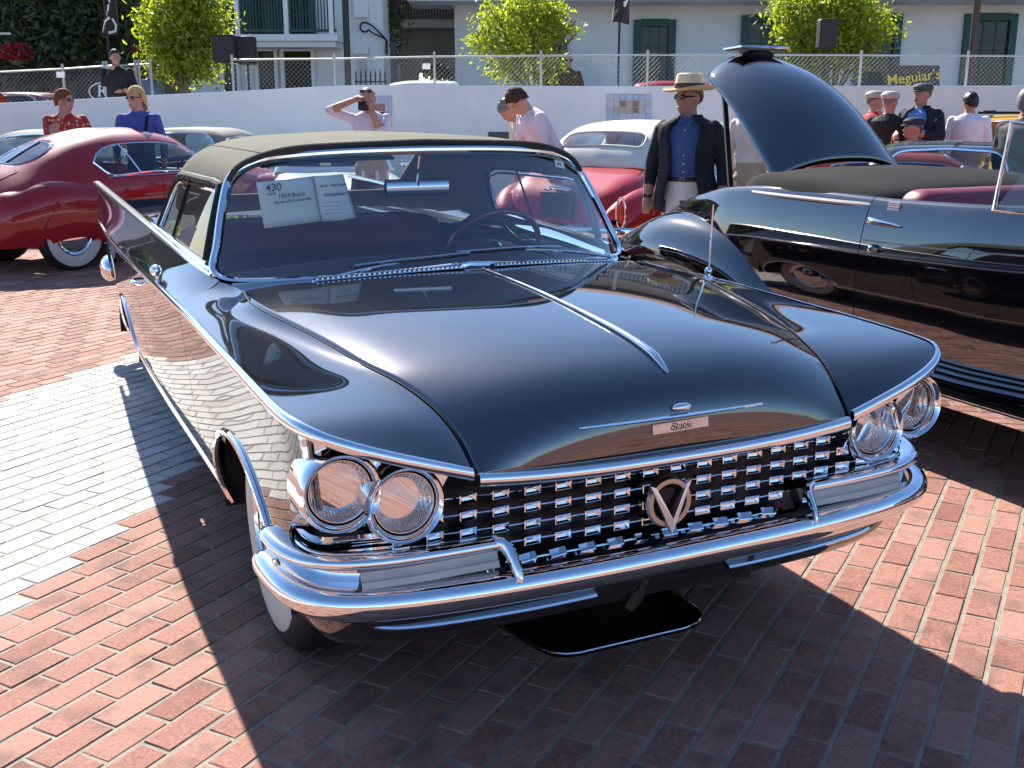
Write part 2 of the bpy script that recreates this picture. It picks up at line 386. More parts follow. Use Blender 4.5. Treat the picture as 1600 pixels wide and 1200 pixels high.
for q, (x, y) in enumerate(bricks):
    px, py, dz = proj((x, y, 0))
    if dz > 0.3 and -25 < px < 1625 and 200 < py < 1222 and not car_blocks((x, y)):
        dd = np.array([x, y, 0])-CAM_POS; D = np.linalg.norm(dd); rank.append((-(CAM_POS[2]/D)/(D*D), q))
rank.sort(); chosen = set(q for _, q in rank[:300])
BV, BF = brick_shape(0.1975, 0.0925)
def brick_mesh(name, material, tone, seed):
    r2 = random.Random(seed); vs = [(x+r2.uniform(-.0012, .0012), y+r2.uniform(-.0012, .0012), z+(r2.uniform(-.0008, .0008) if z > -0.01 else 0)) for x, y, z in BV]
    me = bpy.data.meshes.new(name); me.from_pydata(vs, [], BF); me.materials.append(material)
    a = me.attributes.new('tone', 'FLOAT', 'POINT'); a.data.foreach_set('value', [tone]*len(BV)); return me
VARIANTS = {}
for pl in (0, 1):
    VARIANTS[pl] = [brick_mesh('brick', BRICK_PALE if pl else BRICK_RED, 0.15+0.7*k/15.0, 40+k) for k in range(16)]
sv, sf, smi, stone = [], [], [], []
for q, (x, y) in enumerate(bricks):
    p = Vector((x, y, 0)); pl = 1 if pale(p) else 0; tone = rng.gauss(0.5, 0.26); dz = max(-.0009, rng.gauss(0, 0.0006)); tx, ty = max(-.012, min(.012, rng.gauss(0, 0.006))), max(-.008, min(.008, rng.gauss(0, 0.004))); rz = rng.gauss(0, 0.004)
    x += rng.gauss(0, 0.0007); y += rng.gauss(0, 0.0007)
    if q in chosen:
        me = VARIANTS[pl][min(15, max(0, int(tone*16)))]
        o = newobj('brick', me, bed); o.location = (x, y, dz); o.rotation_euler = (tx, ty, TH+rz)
    else:
        base = len(sv); c, s_ = math.cos(TH+rz), math.sin(TH+rz)
        for vx, vy, vz in BV: sv.append((x+vx*c-vy*s_, y+vx*s_+vy*c, vz+dz+vx*ty*-1+vy*tx))
        sf += [tuple(base+k for k in f) for f in BF]; smi += [pl]*len(BF); stone += [min(1, max(0, tone))]*len(BV)
me = bpy.data.meshes.new('brick_field'); me.from_pydata(sv, [], sf); me.materials.append(BRICK_RED); me.materials.append(BRICK_PALE)
me.polygons.foreach_set('material_index', smi); a = me.attributes.new('tone', 'FLOAT', 'POINT'); a.data.foreach_set('value', stone)
tag(newobj('brick_field', me, bed), kind='stuff')
# ------------------------------------------------------------------ the black convertible in front
CANVAS = mat('grey_canvas', (0.150, 0.140, 0.105), 0.95, spec=0.1, var=0.12, vscale=5, bump=0.25, bscale=420)
MAROON = mat('maroon_vinyl', (0.13, 0.018, 0.022), 0.42, var=0.12, vscale=14, bump=0.08, bscale=200)
DARKTRIM = mat('dark_trim', (0.02, 0.012, 0.013), 0.6)
WSGLASS = glass('windshield_glass', (0.86, 0.92, 0.93), 1.0, 0.0, 2.1)
SIDEGLASS = glass('side_glass', (0.90, 0.93, 0.92), 0.95)
FROST = mat('frosted_lens', (0.36, 0.35, 0.33), 0.32, spec=0.6, var=0.12, vscale=9, coat=0.4)
PAPER = mat('paper', (0.74, 0.74, 0.70), 0.7); INK = mat('ink', (0.03, 0.03, 0.035), 0.7)
GRILLEBLACK = mat('grille_black', (0.004, 0.004, 0.005), 0.35, spec=0.4)
car = empty('convertible_car', (0, 0, 0), 0, 'black convertible with raised grey canvas top, chrome grille and four round headlamps', 'car')

knots_seam = [(-.72, .800, .998), (-.52, .765, .992), (-.346, .793-.012, .988), (-.036, .739, .970), (.23, .686, .949), (.399, .652, .931), (.507, .622, .920), (.61, .593, .901), (.71, .568, .869), (.781, .550, .824), (.832, .541, .777), (.846, .538, .763)]
knots_crease = [(-.72, .951, .943), (-.52, .949, .9425), (-.35, .948, .941), (-.04, .946, .9365), (.25, .942, .929), (.44, .940, .924), (.57, .937, .9195), (.68, .931, .915), (.762, .911, .907), (.816, .855, .883), (.846, .70, .828), (.842, .545, .775)]
knots_center = [(-.62, 0, 1.040), (-.36, 0, 1.037), (-.22, 0, 1.034), (.02, 0, 1.026), (.27, 0, 1.011), (.44, 0, .997), (.55, 0, .986), (.655, 0, .970), (.755, 0, .942), (.825, 0, .893), (.856, 0, .81), (.855, 0, .742)]
_t = [0.0]
for i in range(len(knots_seam)-1):
    _t.append(_t[-1]+0.5*(np.linalg.norm(np.subtract(knots_seam[i+1], knots_seam[i]))+np.linalg.norm(np.subtract(knots_center[i+1], knots_center[i]))))
SEAM, CREASE, CENTER = nspl(knots_seam, _t), nspl(knots_crease, _t), nspl(knots_center, _t)
U0, U1 = _t[1], _t[-1]
def hood_pt(u, v):
    a = abs(v); s_, c_ = SEAM(u), CENTER(u); f = (u-U0)/(U1-U0)
    h = 1-a**2.7; x = s_[0]+(c_[0]-s_[0])*(1-a**2.2); z = s_[2]+(c_[2]-s_[2])*h
    z += 0.003*math.exp(-((a-0.86)/0.09)**2)*max(0, 1-f*1.15)                       # shoulder ridge beside the seam
    if f < 0.12: x -= 0.0
    return (x, v*s_[1], z)
mb = MB(); us = np.linspace(U0, U1, 90); vs_ = np.linspace(-1, 1, 73)
mb.grid([[hood_pt(u, v) for v in vs_] for u in us]); hood = mb.build('hood', BLACKPAINT, car, angle=80)
modify(hood, 'SOLIDIFY', thickness=0.006, offset=-1)
# fenders (top surface from the hood seam out to the chrome crease)
dcon = nspl([(0.012,), (.014,), (.015,), (.014,), (.012,), (.009,), (.006,), (.002,), (-.003,), (-.006,), (-.003,), (0,)], _t)
def fender_pt(u, w, s):
    a, b = SEAM(u), CREASE(u); a = a+np.array([0, .004, -.001]); p = a+(b-a)*w
    d = dcon(u)[0]; p[2] -= d*((w/.3)*math.exp(1-w/.3)-.3233*w)*1.1; p[1] *= s; return p
def offset_curve(f, ts, dn, dz): return [f(t)+np.array([0, dn, dz]) for t in ts]
for s in (1, -1):
    mb = MB(); us = np.linspace(_t[0]+.004, U1, 90)
    mb.grid([[fender_pt(u, w, s) for w in np.linspace(0, 1, 30)] for u in us]); fen = mb.build('front_fender', BLACKPAINT, car, angle=80)
    # chrome strip round the fender edge: upper edge on the crease, lower edge below and slightly outboard
    rows = []
    for u in np.linspace(_t[0], U1-.001, 110):
        p = CREASE(u); q = CREASE(min(u+.01, U1))-CREASE(max(u-.01, 0)); n = np.array([q[1], -q[0], 0.]); n /= max(1e-9, np.linalg.norm(n)); n = n if n[1] > -0.3 and (n[1] > 0.2 or n[0] > 0) else -n
        f = min(1, max(0, (p[0]-.2)/.5)); wd = .017+.006*f
        prof = [(-.004, .003), (.004, .0045), (.0105, -.002), (.013, -wd*.55), (.010, -wd), (.002, -wd-.004), (-.012, -wd-.005)]
        rows.append([((p+n*a)[0], s*(p+n*a)[1], p[2]+b) for a, b in prof])
    mb = MB(); mb.grid(rows); mb.build('fender_trim', CHROME, fen, angle=60)
# hood front lip chrome
rows = []
for v in np.linspace(-1, 1, 60):
    p = np.array(hood_pt(U1, v*.995)); rows.append([(p[0]+a, p[1], p[2]+b) for a, b in ((-.004, .004), (.006, .003), (.012, -.006), (.013, -.016), (.009, -.026), (-.012, -.031))])
mb = MB(); mb.grid(rows); mb.build('hood_lip_trim', CHROME, hood, angle=60)
# shut line between hood and fenders
for s in (1, -1):
    pts = [np.array(SEAM(u))*[1, s, 1]+np.array([0, s*.002, .0005]) for u in np.linspace(U0, U1, 70)]
    MB().tube(pts, .0019, 6).build('panel_gap', MATTEBLACK, hood)
# hood centre spear, emblem, nameplate
pts = []; rad = []
for u in np.linspace(U0+.02, _t[8]+.035, 40):
    p = CENTER(u); f = (u-U0)/(_t[8]+.035-U0); pts.append((p[0], 0, p[2]+.003+.010*max(0, f-.5)*(1 if f < .97 else .3))); rad.append(.0055+.013*max(0, f-.35)**1.3)
rad[-1] *= .35; rad[-2] *= .75
mb = MB(); mb.tube(pts, rad, 12, squash=(1, .75)); mb.build('hood_spear', [CHROME_W], hood, angle=60)
hx = lambda z, y: [p for p in [hood_pt(u, y/.54) for u in np.linspace(_t[9], U1, 40)] if p[2] <= z][:1] or [hood_pt(U1, y/.54)]
def hood_front(y, z):
    lo, hi = _t[8], U1
    for _ in range(30):
        mid = (lo+hi)/2; p = hood_pt(mid, max(-1, min(1, y/SEAM(mid)[1])))
        if p[2] > z: lo = mid
        else: hi = mid
    return p[0]
pts = []; rad = []
for y in np.linspace(-.28, .245, 31):
    z = .837; pts.append((hood_front(y, z)+.004, y, z)); rad.append(.0028+.0030*max(0, 1-abs(y+.02)/.27))
mb = MB(); mb.tube(pts, rad, 8); bow = mb.build('hood_bow_emblem', CHROME, hood)
x0 = hood_front(0, .855); mb = MB(); mb.ellipsoid((x0+.006, 0, .858), (.012, .028, .0115), 20, 12); mb.build('emblem_disc', CHROME, bow)
mb = MB(); x0 = hood_front(0, .812)
P8 = [(hood_front(y, z)+.005, y, z) for y, z in ((-.085, .800), (.075, .803), (.075, .827), (-.085, .824))]; mb.poly(P8, .006, (1, 0, .2)); plate = mb.build('nameplate', CHROME_W, hood, smooth=False)
Mx = frame((P8[0][0]+.004, -.005, .8135), (0, 1, .02), (-.12, 0, 1)); lettering('script', 'Buick', .026, Mx, mat('plate_ink', (.12, .10, .07), .5), plate, shear=.35)
# ---- cowl between hood and windshield, with louvred vents
def ws_x(y, z): return WSC[0]+WSC[1]*z+WSC[2]*y*y+WSC[3]*y**4+WSC[4]*z*y*y
_dat = np.array([(-.80, .80, 1.0), (-.47, 0, 1.038), (-.88, 0, 1.413), (-.972, .66, 1.353), (-.963, .717, 1.29), (-.592, .514, 1.003), (-.956, .575, 1.385), (-.923, .405, 1.403), (-.927, .743, 1.217), (-.865, .782, 1.084), (-.655, .67, .993), (-.66, 0, 1.22)])
_A = np.array([[1, z, y*y, y**4, z*y*y] for x, y, z in _dat]); WSC = np.linalg.lstsq(_A, _dat[:, 0], rcond=None)[0]
def cowl_z(y): return 1.040-.045*min(1, abs(y)/.78)**2.0
rows = []
for v in np.linspace(-1, 1, 61):
    p = np.array(hood_pt(U0, v)); y = p[1]; zb = cowl_z(y)-.004; xb = ws_x(y, max(zb, .99))-.03
    rows.append([(p[0]+(xb-p[0])*k-.003*(k == 0), y, p[2]-.003+(zb-p[2])*k-(.006*math.sin(math.pi*min(1, k*1.0)))) for k in np.linspace(0, 1, 9)])
mb = MB(); mb.grid(rows); cowl = mb.build('cowl', BLACKPAINT, car, angle=80)
for s in (1, -1):
    mb = MB(); n = 30
    base = []
    for k in range(n+1):
        y = s*(.055+(.545-.055)*k/n); xh = hood_pt(U0, y/.765)[0]; base.append((xh-.028, y, cowl_z(y)-.002))
    mb.tube(base, .021, 8, squash=(1, .42)); vent = mb.build('cowl_vent', GRILLEBLACK, cowl)
    mb = MB()
    for k in range(n):
        a = Vector(base[k]).lerp(Vector(base[k+1]), .5)
        mb.bar(a+Vector((-.019, -.004*s, .008)), a+Vector((.020, .004*s, .008)), .006, .007)
    mb.tube([(p[0]+.022, p[1], p[2]+.004) for p in base], .004, 6); mb.tube([(p[0]-.022, p[1], p[2]+.005) for p in base], .004, 6)
    mb.build('vent_louvres', CHROME, vent)
# ---- windshield
half = [(0, 1.036), (.25, 1.020), (.514, 1.003), (.66, .994), (.74, .990), (.785, .997), (.803, 1.022), (.784, 1.084), (.764, 1.15), (.743, 1.217), (.718, 1.285), (.695, 1.325), (.66, 1.353), (.62, 1.372), (.575, 1.385), (.405, 1.403), (.2, 1.411), (0, 1.413)]
hc = curve(half, 60); hc = [np.array(p) for p in hc]
outl = [(p[0], p[1]) for p in hc]+[(-p[0], p[1]) for p in hc[-2:0:-1]]
(bv, bf), _ = cut_patch(lambda y, z: (ws_x(y, z), y, z), np.linspace(-.82, .82, 34), np.linspace(.98, 1.42, 12), [], outl)
wsm = MB(); wsm.add(bv, bf); ws = wsm.build('windshield', WSGLASS, car, angle=80)
mb = MB(); mb.tube([(ws_x(y, z)+.004, y, z) for y, z in outl], .0145, 10, closed=True); mb.build('windshield_frame', CHROME, ws)
mb = MB(); mb.tube([(ws_x(y, z)+.006, y*.985, z+(.006 if z < 1.2 else -.010)) for y, z in outl], .007, 8, closed=True); mb.build('windshield_gasket', MATTEBLACK, ws)
mb = MB(); c4 = [(.565, 1.335), (.615, 1.325), (.622, 1.35), (.572, 1.362)]
mb.poly([(ws_x(y, z)+.003, y, z) for y, z in c4], .001, (1, 0, .5)); stk = mb.build('lot_sticker', PAPER, ws, smooth=False)
c = Vector((ws_x(.594, 1.343)+.0042, .594, 1.343)); dy = Vector((ws_x(.60, 1.343)-ws_x(.59, 1.343), .01, -.002)); dzv = Vector((ws_x(.594, 1.35)-ws_x(.594, 1.34), 0, .01))
lettering('sticker_number', '430', .021, frame(c, dy, dzv), INK, stk, bold=.0003)
# wipers
for (a, b, c_) in (((-.475, -.02, 1.056), (-.52, -.30, 1.050), (-.585, -.60, 1.028)), ((-.475, .05, 1.060), (-.60, .30, 1.108), (-.70, .62, 1.060))):
    if c_[1] < 0: a, b, c_ = (-.45, -.545, 1.012), (-.515, -.32, 1.042), (-.50, .02, 1.062)
    else: a, b, c_ = (-.50, .60, 1.022), (-.535, .34, 1.060), (-.49, -.03, 1.066)
    pts = curve([a, b, c_], 16)
    wp = MB().tube(pts[:10], [.008]+[.0055]*8+[.004], 6).build('wiper', CHROME, car)
    mb = MB(); q = [(ws_x(p[1], p[2]+.012)+.010, p[1], p[2]+.012) for p in pts[5:]]; mb.tube(q, .0045, 6); mb.build('wiper_blade', CHROME_W, wp)
    mb = MB(); mb.lathe([(.016, 0), (.016, .012), (.009, .022), (0, .024)], 12, Matrix.Translation(Vector(a)-Vector((0, 0, .012)))); mb.build('wiper_pivot', CHROME, wp)
# ---- doors, quarters, fins: upper slope between the fin edge and the crease
FIN = nspl([(-.72, .802, .999), (-.85, .818, 1.008), (-1.0, .828, 1.016), (-1.5, .838, 1.032), (-2.4, .846, 1.052), (-3.5, .850, 1.072), (-4.62, .852, 1.090)], [.72, .85, 1.0, 1.5, 2.4, 3.5, 4.62])
CRS = nspl([(-.72, .951, .943), (-1.1, .954, .9425), (-1.6, .956, .936), (-2.3, .946, .913), (-3.4, .918, .888), (-4.62, .868, .865)], [.72, 1.1, 1.6, 2.3, 3.4, 4.62])
def slope_pt(x, w, s):
    a, b = FIN(-x), CRS(-x); p = a+(b-a)*w; d = .016+.020*min(1, max(0, (-x-1.0)/2.6)); p[2] -= d*4*w*(1-w)*(1.3-.6*w); return (p[0], s*p[1], p[2])
def crease_yz(x):
    if x <= -.72: p = CRS(-x); return p[1], p[2]
    lo, hi = _t[0], _t[8]
    for _ in range(26):
        m_ = (lo+hi)/2
        if CREASE(m_)[0] < x: lo = m_
        else: hi = m_
    p = CREASE(lo); return min(p[1], .94+.02*(x < 0)), p[2]
_cz = [(x, crease_yz(x)) for x in np.linspace(-4.62, .76, 200)]
_kx = [-4.62, -3.8, -3.0, -2.2, -1.5, -.9, -.4, 0, .3, .5, .62, .70, .76]; _ky = nspl([(float(np.interp(x, [q[0] for q in _cz], [q[1][0] for q in _cz])), float(np.interp(x, [q[0] for q in _cz], [q[1][1] for q in _cz]))) for x in _kx], _kx)
CY = lambda x: float(_ky(x)[0]); CZ = lambda x: float(_ky(x)[1])
_ins = nspl([(.006,), (.012,), (.020,), (.030,), (.043,), (.064,), (.112,), (.19,)], [0, .06, .15, .28, .42, .54, .66, .80]); INS = lambda d: float(_ins(d)[0])
def side_pt(x, z, s):
    y = CY(x)-INS(max(0, CZ(x)-z))
    if x > .60: y -= .9*(x-.60)**2
    if x < -3.5: y -= .035*(-x-3.5)**2
    return (x, s*y, z)
AX_F, AX_R, WR = -.03, -3.24, .362
def arch(cx, cz, rx, rz, z0, n=22):
    return [(cx+rx*math.cos(t), max(z0, cz+rz*math.sin(t))) for t in np.linspace(R(-8), R(188), n)]
zt = lambda x: CZ(x)-.020
for s in (1, -1):
    # side panels: front fender skin, door, quarter (regular grids between sill or arch and the crease)
    fa = [(-.06+.43*math.cos(t), .30+.345*math.sin(t)) for t in np.linspace(0, math.pi, 40)]
    ra = [(AX_R+.02+.42*math.cos(t), .30+.27*math.sin(t)) for t in np.linspace(0, math.pi, 36)]
    def zb_f(x):
        if abs(x+.06) < .43: return .30+.345*math.sqrt(1-((x+.06)/.43)**2)
        return float(np.interp(x, [-.72, -.49, .37, .47, .53, .57, .585, .63, .70, .742], [.285, .30, .30, .30, .40, .50, .60, .635, .655, .70]))
    def zb_q(x):
        d = x-AX_R-.02
        if abs(d) < .42: return .30+.27*math.sqrt(1-(d/.42)**2)
        return float(np.interp(x, [-4.6, -4.3, -3.7, -2.05], [.46, .38, .30, .285]))
    xf = sorted(set([round(q, 4) for q in list(np.linspace(-.716, .742, 60))+[p[0] for p in fa]])); xq = sorted(set([round(q, 4) for q in list(np.linspace(-2.058, -4.6, 80))+[p[0] for p in ra]]))
    for nm, xs, zb in (('fender_side', xf, zb_f), ('door', list(np.linspace(-.724, -2.05, 50)), lambda x: .285), ('rear_quarter', xq, zb_q)):
        mb = MB(); mb.grid([[side_pt(x, zb(x)+(zt(x)-zb(x))*t, s) for t in np.linspace(0, 1, 34)] for x in xs])
        if nm == 'door': mb.grid([[slope_pt(x, w, s) for w in np.linspace(0, 1, 16)] for x in np.linspace(-.724, -2.05, 40)])
        elif nm == 'rear_quarter': mb.grid([[slope_pt(x, w, s) for w in np.linspace(0, 1, 16)] for x in np.linspace(-2.058, -4.6, 60)])
        o = mb.build(nm, BLACKPAINT, car, angle=30)
        if nm == 'fender_side':
            MB().tube([side_pt(x, z, s) for x, z in fa], .013, 8).build('arch_trim', CHROME, o)
            MB().tube([side_pt(x, z, s) for x, z in [(.742, .885), (.742, .70), (.70, .655), (.63, .635), (.585, .60), (.57, .50)]], .008, 8).build('front_edge', BLACKPAINT, o)
        if nm == 'door':
            MB().tube([side_pt(x, .335, s) for x in np.linspace(-.5, -2.9, 20)], .019, 8, squash=(.45, 1)).build('rocker_trim', CHROME, o)
            q = side_pt(-1.85, .845, s); mb = MB(); mb.tube(curve([(q[0]+.07, q[1]-.004*s, q[2]), (q[0]+.05, q[1]+.02*s, q[2]+.004), (q[0]-.05, q[1]+.022*s, q[2]+.004), (q[0]-.08, q[1]-.004*s, q[2])], 14), .009, 8); mb.build('door_handle', CHROME, o)
        if nm == 'rear_quarter': MB().tube([side_pt(x, z, s) for x, z in ra], .011, 8).build('arch_trim', CHROME, o)
    # unseen strips added behind the door gaps to block leaking sunlight
    for xj in (-.72, -2.054):
        MB().tube([Vector(slope_pt(xj, w, s))+Vector((0, -.004*s, -.013)) for w in np.linspace(0, 1, 12)]+[Vector(side_pt(xj, z, s))+Vector((0, -.014*s, 0)) for z in np.linspace(.90, .30, 14)], .011, 6).build('gap_sun_block', MATTEBLACK, car)
    MB().grid([[Vector(slope_pt(-.725, w, s))+Vector((dx, -.004*s, -.030)) for w in np.linspace(0, 1, 12)] for dx in (.075, -.05)]).build('gap_sun_block', MATTEBLACK, car)
    # crease chrome behind the front fender, and the bright fin edge
    rows = []
    for x in np.linspace(-.716, -4.6, 60):
        p = CRS(-x); wd = .016; rows.append([(x, s*(p[1]+a), p[2]+b) for a, b in ((-.004, .003), (.004, .0045), (.0105, -.002), (.0125, -.009), (.010, -wd), (.002, -wd-.004), (-.012, -wd-.005))])
    MB().grid(rows).build('side_trim', CHROME, car, angle=60)
    pts = [np.array(FIN(t))*[1, s, 1]+np.array([0, 0, .002]) for t in np.linspace(.80, 4.64, 50)]
    MB().tube(pts, [.008+.011*min(1, k/20) for k in range(50)], 8, squash=(1.35, .7)).build('fin_trim', TRIM, car)
    # door-top garnish and inner ledge behind the glass
    rows = []
    for x in np.linspace(-.86, -2.45, 30):
        p = FIN(-x); rows.append([(x, s*(p[1]-k), p[2]+h) for k, h in ((.004, .006), (.016, .016), (.034, .018), (.046, .008), (.056, -.03))])
    MB().grid(rows).build('belt_trim', CHROME, car, angle=50)
# mirror on the passenger side
hd = Vector((-1.22, -.944, .978))
mrr = MB().tube([hd+Vector((0, .012, -.05)), hd+Vector((0, .004, -.02)), hd], [.016, .008, .007], 8).build('side_mirror', CHROME, car)
MB().lathe([(0, .036), (.009, .033), (.017, .021), (.021, .005), (.022, 0), (.019, -.004), (0, -.004)], 18, frame(hd, (0, 1, 0), (0, 0, 1))).build('mirror_head', CHROME, mrr)
# rear deck between the fins
rows = []
for x in np.linspace(-2.42, -4.6, 40):
    p = FIN(-x); zc = 1.0-.05*max(0, (-x-2.5)/2.1)**2; prof = [(0, zc), (.30, zc-.004), (.55, zc-.016), (.70, zc-.03), (.775, zc-.028), (.825, zc+.0), (.845, p[2]-.03), (p[1]-.002, p[2])]
    f = nspl([(a, b) for a, b in prof]); hp = [f(t) for t in np.linspace(0, 7, 24)]
    rows.append([(x, -q[0], q[1]) for q in hp[:0:-1]]+[(x, q[0], q[1]) for q in hp])
MB().grid(rows).build('deck_lid', BLACKPAINT, car, angle=70)
# tail: panel and bumper
mb = MB(); rows = []
for z, xo in ((.98, -4.6), (.86, -4.62), (.6, -4.60), (.4, -4.5)):
    rows.append([(xo+.10*abs(k)**3, k*(.84 if z > .5 else .80), z) for k in np.linspace(-1, 1, 21)])
mb.grid(rows); mb.build('tail_panel', BLACKPAINT, car)
mb = MB(); mb.tube(curve([(-4.55, -.83, .54), (-4.70, -.72, .53), (-4.76, 0, .52), (-4.70, .72, .53), (-4.55, .83, .54)], 40), .05, 10, squash=(.7, 1.2)); rb_ = mb.build('rear_bumper', CHROME, car)
for s in (1, -1): MB().ellipsoid((-4.58, s*.835, .545), (.16, .055, .085), 18, 12).build('bumper_pod', CHROME, rb_)
# ---- soft top
st_x = [-.90, -1.3, -1.8, -2.12, -2.40, -2.62]
st = [[(0, 1.440), (.36, 1.430), (.57, 1.404), (.66, 1.366), (.708, 1.305), (.800, 1.016)],
      [(0, 1.462), (.38, 1.449), (.60, 1.411), (.68, 1.366), (.722, 1.300), (.815, 1.03)],
      [(0, 1.464), (.38, 1.449), (.60, 1.409), (.68, 1.362), (.722, 1.295), (.820, 1.04)],
      [(0, 1.425), (.38, 1.408), (.59, 1.368), (.67, 1.320), (.715, 1.250), (.812, 1.045)],
      [(0, 1.300), (.37, 1.285), (.56, 1.255), (.64, 1.215), (.695, 1.155), (.795, 1.042)],
      [(0, 1.070), (.36, 1.062), (.53, 1.050), (.61, 1.042), (.67, 1.036), (.735, 1.022)]]
st_v = [0, .25, .5, .63, .75, 1.0]
_ty = [[pch(st_x, [st[i][k][c] for i in range(6)]) for c in range(2)] for k in range(6)]
def top_pt(x, v):
    a = abs(v); x = min(max(x, -2.62), -.90); f = nspl([(_ty[k][0](x), _ty[k][1](x)) for k in range(6)], st_v)(a)
    sh = -.062*min(1, a/.62)**2 * max(0, 1-(-.90-x)/.8)
    return (x+sh, math.copysign(f[0], v) if v else 0.0, f[1])
def wobble(L, n=4): return L
side_hole = [(-.905, .985), (-.93, .90), (-.955, .80), (-.985, .765), (-1.10, .755), (-1.5, .755), (-1.86, .757), (-1.94, .77), (-1.985, .80), (-2.01, .87), (-2.04, .985)]
fr = [(x, v) for x, v in [(side_hole[i][0]+(side_hole[i+1][0]-side_hole[i][0])*k/4, side_hole[i][1]+(side_hole[i+1][1]-side_hole[i][1])*k/4) for i in range(len(side_hole)-1) for k in range(4)]]+[side_hole[-1]]
bot = [(x, .985) for x in np.linspace(-2.04, -.905, 24)[1:-1]]
holeR = fr+bot; holeL = [(x, -v) for x, v in holeR]
rearw = rrect(-2.54, -2.22, -.36, .36, .05, 4, .07)
(bv, bf), hp = cut_patch(top_pt, np.linspace(-.90, -2.62, 56), np.linspace(-1, 1, 81), [holeR, holeL, rearw])
mb = MB(); mb.add(bv, bf); top = mb.build('soft_top', CANVAS, car, angle=60); modify(top, 'SOLIDIFY', thickness=.012, offset=-1)
for k, nm in ((0, 'side_window'), (1, 'side_window'), (2, 'rear_window')):
    mb = MB(); mb.add(*hp[k]); sw = mb.build(nm, SIDEGLASS, car, angle=80)
    if k < 2:
        sg = 1 if k == 0 else -1
        edge = [Vector(top_pt(x, sg*v))+Vector((0, sg*.004, 0)) for x, v in fr]
        MB().tube(edge, .016, 8, squash=(1, 1)).build('window_rubber', MATTEBLACK, sw)
        MB().tube([Vector(top_pt(x, sg*(v+.03)))+Vector((.012, sg*.004, -.004)) for x, v in fr[2:]], .0055, 6).build('window_chrome', CHROME, sw)
        MB().tube([Vector(top_pt(-1.62, sg*v))+Vector((0, sg*.004, 0)) for v in (.76, .85, .985)], .0055, 6).build('window_divider', MATTEBLACK, sw)
for v in (.5, -.5):
    MB().tube([Vector(top_pt(x, v))+Vector((0, 0, .0005)) for x in np.linspace(-.90, -2.2, 40)], .0028, 6).build('canvas_seam', CANVAS, top)
MB().tube([Vector(top_pt(-.905, v))+Vector((.006, 0, 0)) for v in np.linspace(-.74, .74, 60)], .0095, 8, squash=(1, 1.1)).build('header_binding', mat('dark_canvas', (.035, .033, .03), .9), top)
for s in (1, -1):   # snaps along the rear hem
    for t in np.linspace(0, 1, 9):
        p = Vector(top_pt(-2.1-.48*t, s*.985)); MB().ellipsoid(p+Vector((0, s*.006, .006)), (.010, .008, .008), 8, 6).build('hem_snap', CHROME, top)
# ---- cabin
mb = MB(); mb.box((-1.7, 0, .42), (2.2, 1.60, .06)); mb.box((-.70, 0, .70), (.05, 1.50, .5)); mb.build('cabin_floor', DARKTRIM, car, smooth=False)
rows = []
for y in np.linspace(-.76, .76, 31):
    hump = .030*math.exp(-((y-.38)/.24)**4)
    xw = ws_x(y, cowl_z(y)+.01)-.02
    rows.append([(xw+(-.95-xw)*k-.0, y, cowl_z(y)-.02+.012*k+hump*math.sin(math.pi*min(1, k*1.0))-(.0 if k < .9 else .02)) for k in np.linspace(0, 1, 10)]+[(-.955, y, .93), (-.93, y, .80)])
MB().grid(rows).build('dashboard', mat('dash_vinyl', (.060, .016, .018), .5, var=.1), car, angle=60)
def bench(name, x, zt_, depth, w, parent):
    rows = []
    for y in np.linspace(-w, w, 41):
        e = 1-abs(y/w)**8; rib = .006*math.cos(y*2*math.pi/.17)
        prof = [(depth, .62-.02), (depth+.02, .66), (.06, .67+rib*.5), (.035, .72), (.01+rib*.3, zt_-.10), (-.02, zt_-.03), (-.06, zt_+.002), (-.11, zt_-.01), (-.15, zt_-.06), (-.17, .55)]
        rows.append([(x+a, y, .55+(b-.55)*(.90+.10*e)) for a, b in prof])
    return MB().grid(rows).build(name, MAROON, parent, angle=70)
fs = bench('front_seat', -1.52, .985, .50, .72, car); bench('rear_seat', -2.40, 1.035, .42, .66, car)
mb = MB(); sc = Vector((-1.09, .37, .985)); ax = Vector((-.86, 0, .50)).normalized(); F = frame(sc, (0, 1, 0), ax.cross(Vector((0, 1, 0))))
mb.tube([F @ Vector((.205*math.cos(a), .205*math.sin(a), 0)) for a in np.linspace(0, 2*math.pi, 40, endpoint=False)], .0125, 10, closed=True)
sw_ = mb.build('steering_wheel', mat('wheel_rim', (.16, .02, .02), .3, coat=.5), car)
mb = MB(); mb.bar(F @ Vector((-.20, 0, 0)), F @ Vector((.20, 0, 0)), .03, .012, ax); mb.lathe([(0, .03), (.03, .028), (.05, .01), (.052, -.03)], 18, F); mb.tube([F @ Vector((0, 0, -.02)), F @ Vector((0, 0, -.40))], .026, 10); mb.build('steering_spoke', CHROME_W, sw_)
mb = MB(); mb.grid([[(-.965-.018*math.cos(t), y, 1.268+.033*math.sin(t)) for t in np.linspace(0, 2*math.pi, 18)] for y in np.linspace(-.125, .125, 12)], close_v=False); mb.tube([(-.955, 0, 1.27), (-.93, 0, 1.36), (-.91, 0, 1.40)], .007, 6)
rvm = mb.build('rear_view_mirror', CHROME, car)
for s in (1, -1):
    mb = MB(); mb.grid([[(-.985-.22*k, s*(.08+.50*j), 1.385+.018*k-.02*j*j) for k in np.linspace(0, 1, 5)] for j in np.linspace(0, 1, 8)]); o = mb.build('sun_visor', DARKTRIM, car); modify(o, 'SOLIDIFY', thickness=.012)
MB().tube([(-.90, .0, 1.39), (-.93, .0, 1.42)], .01, 6).build('header_latch', CHROME, car)
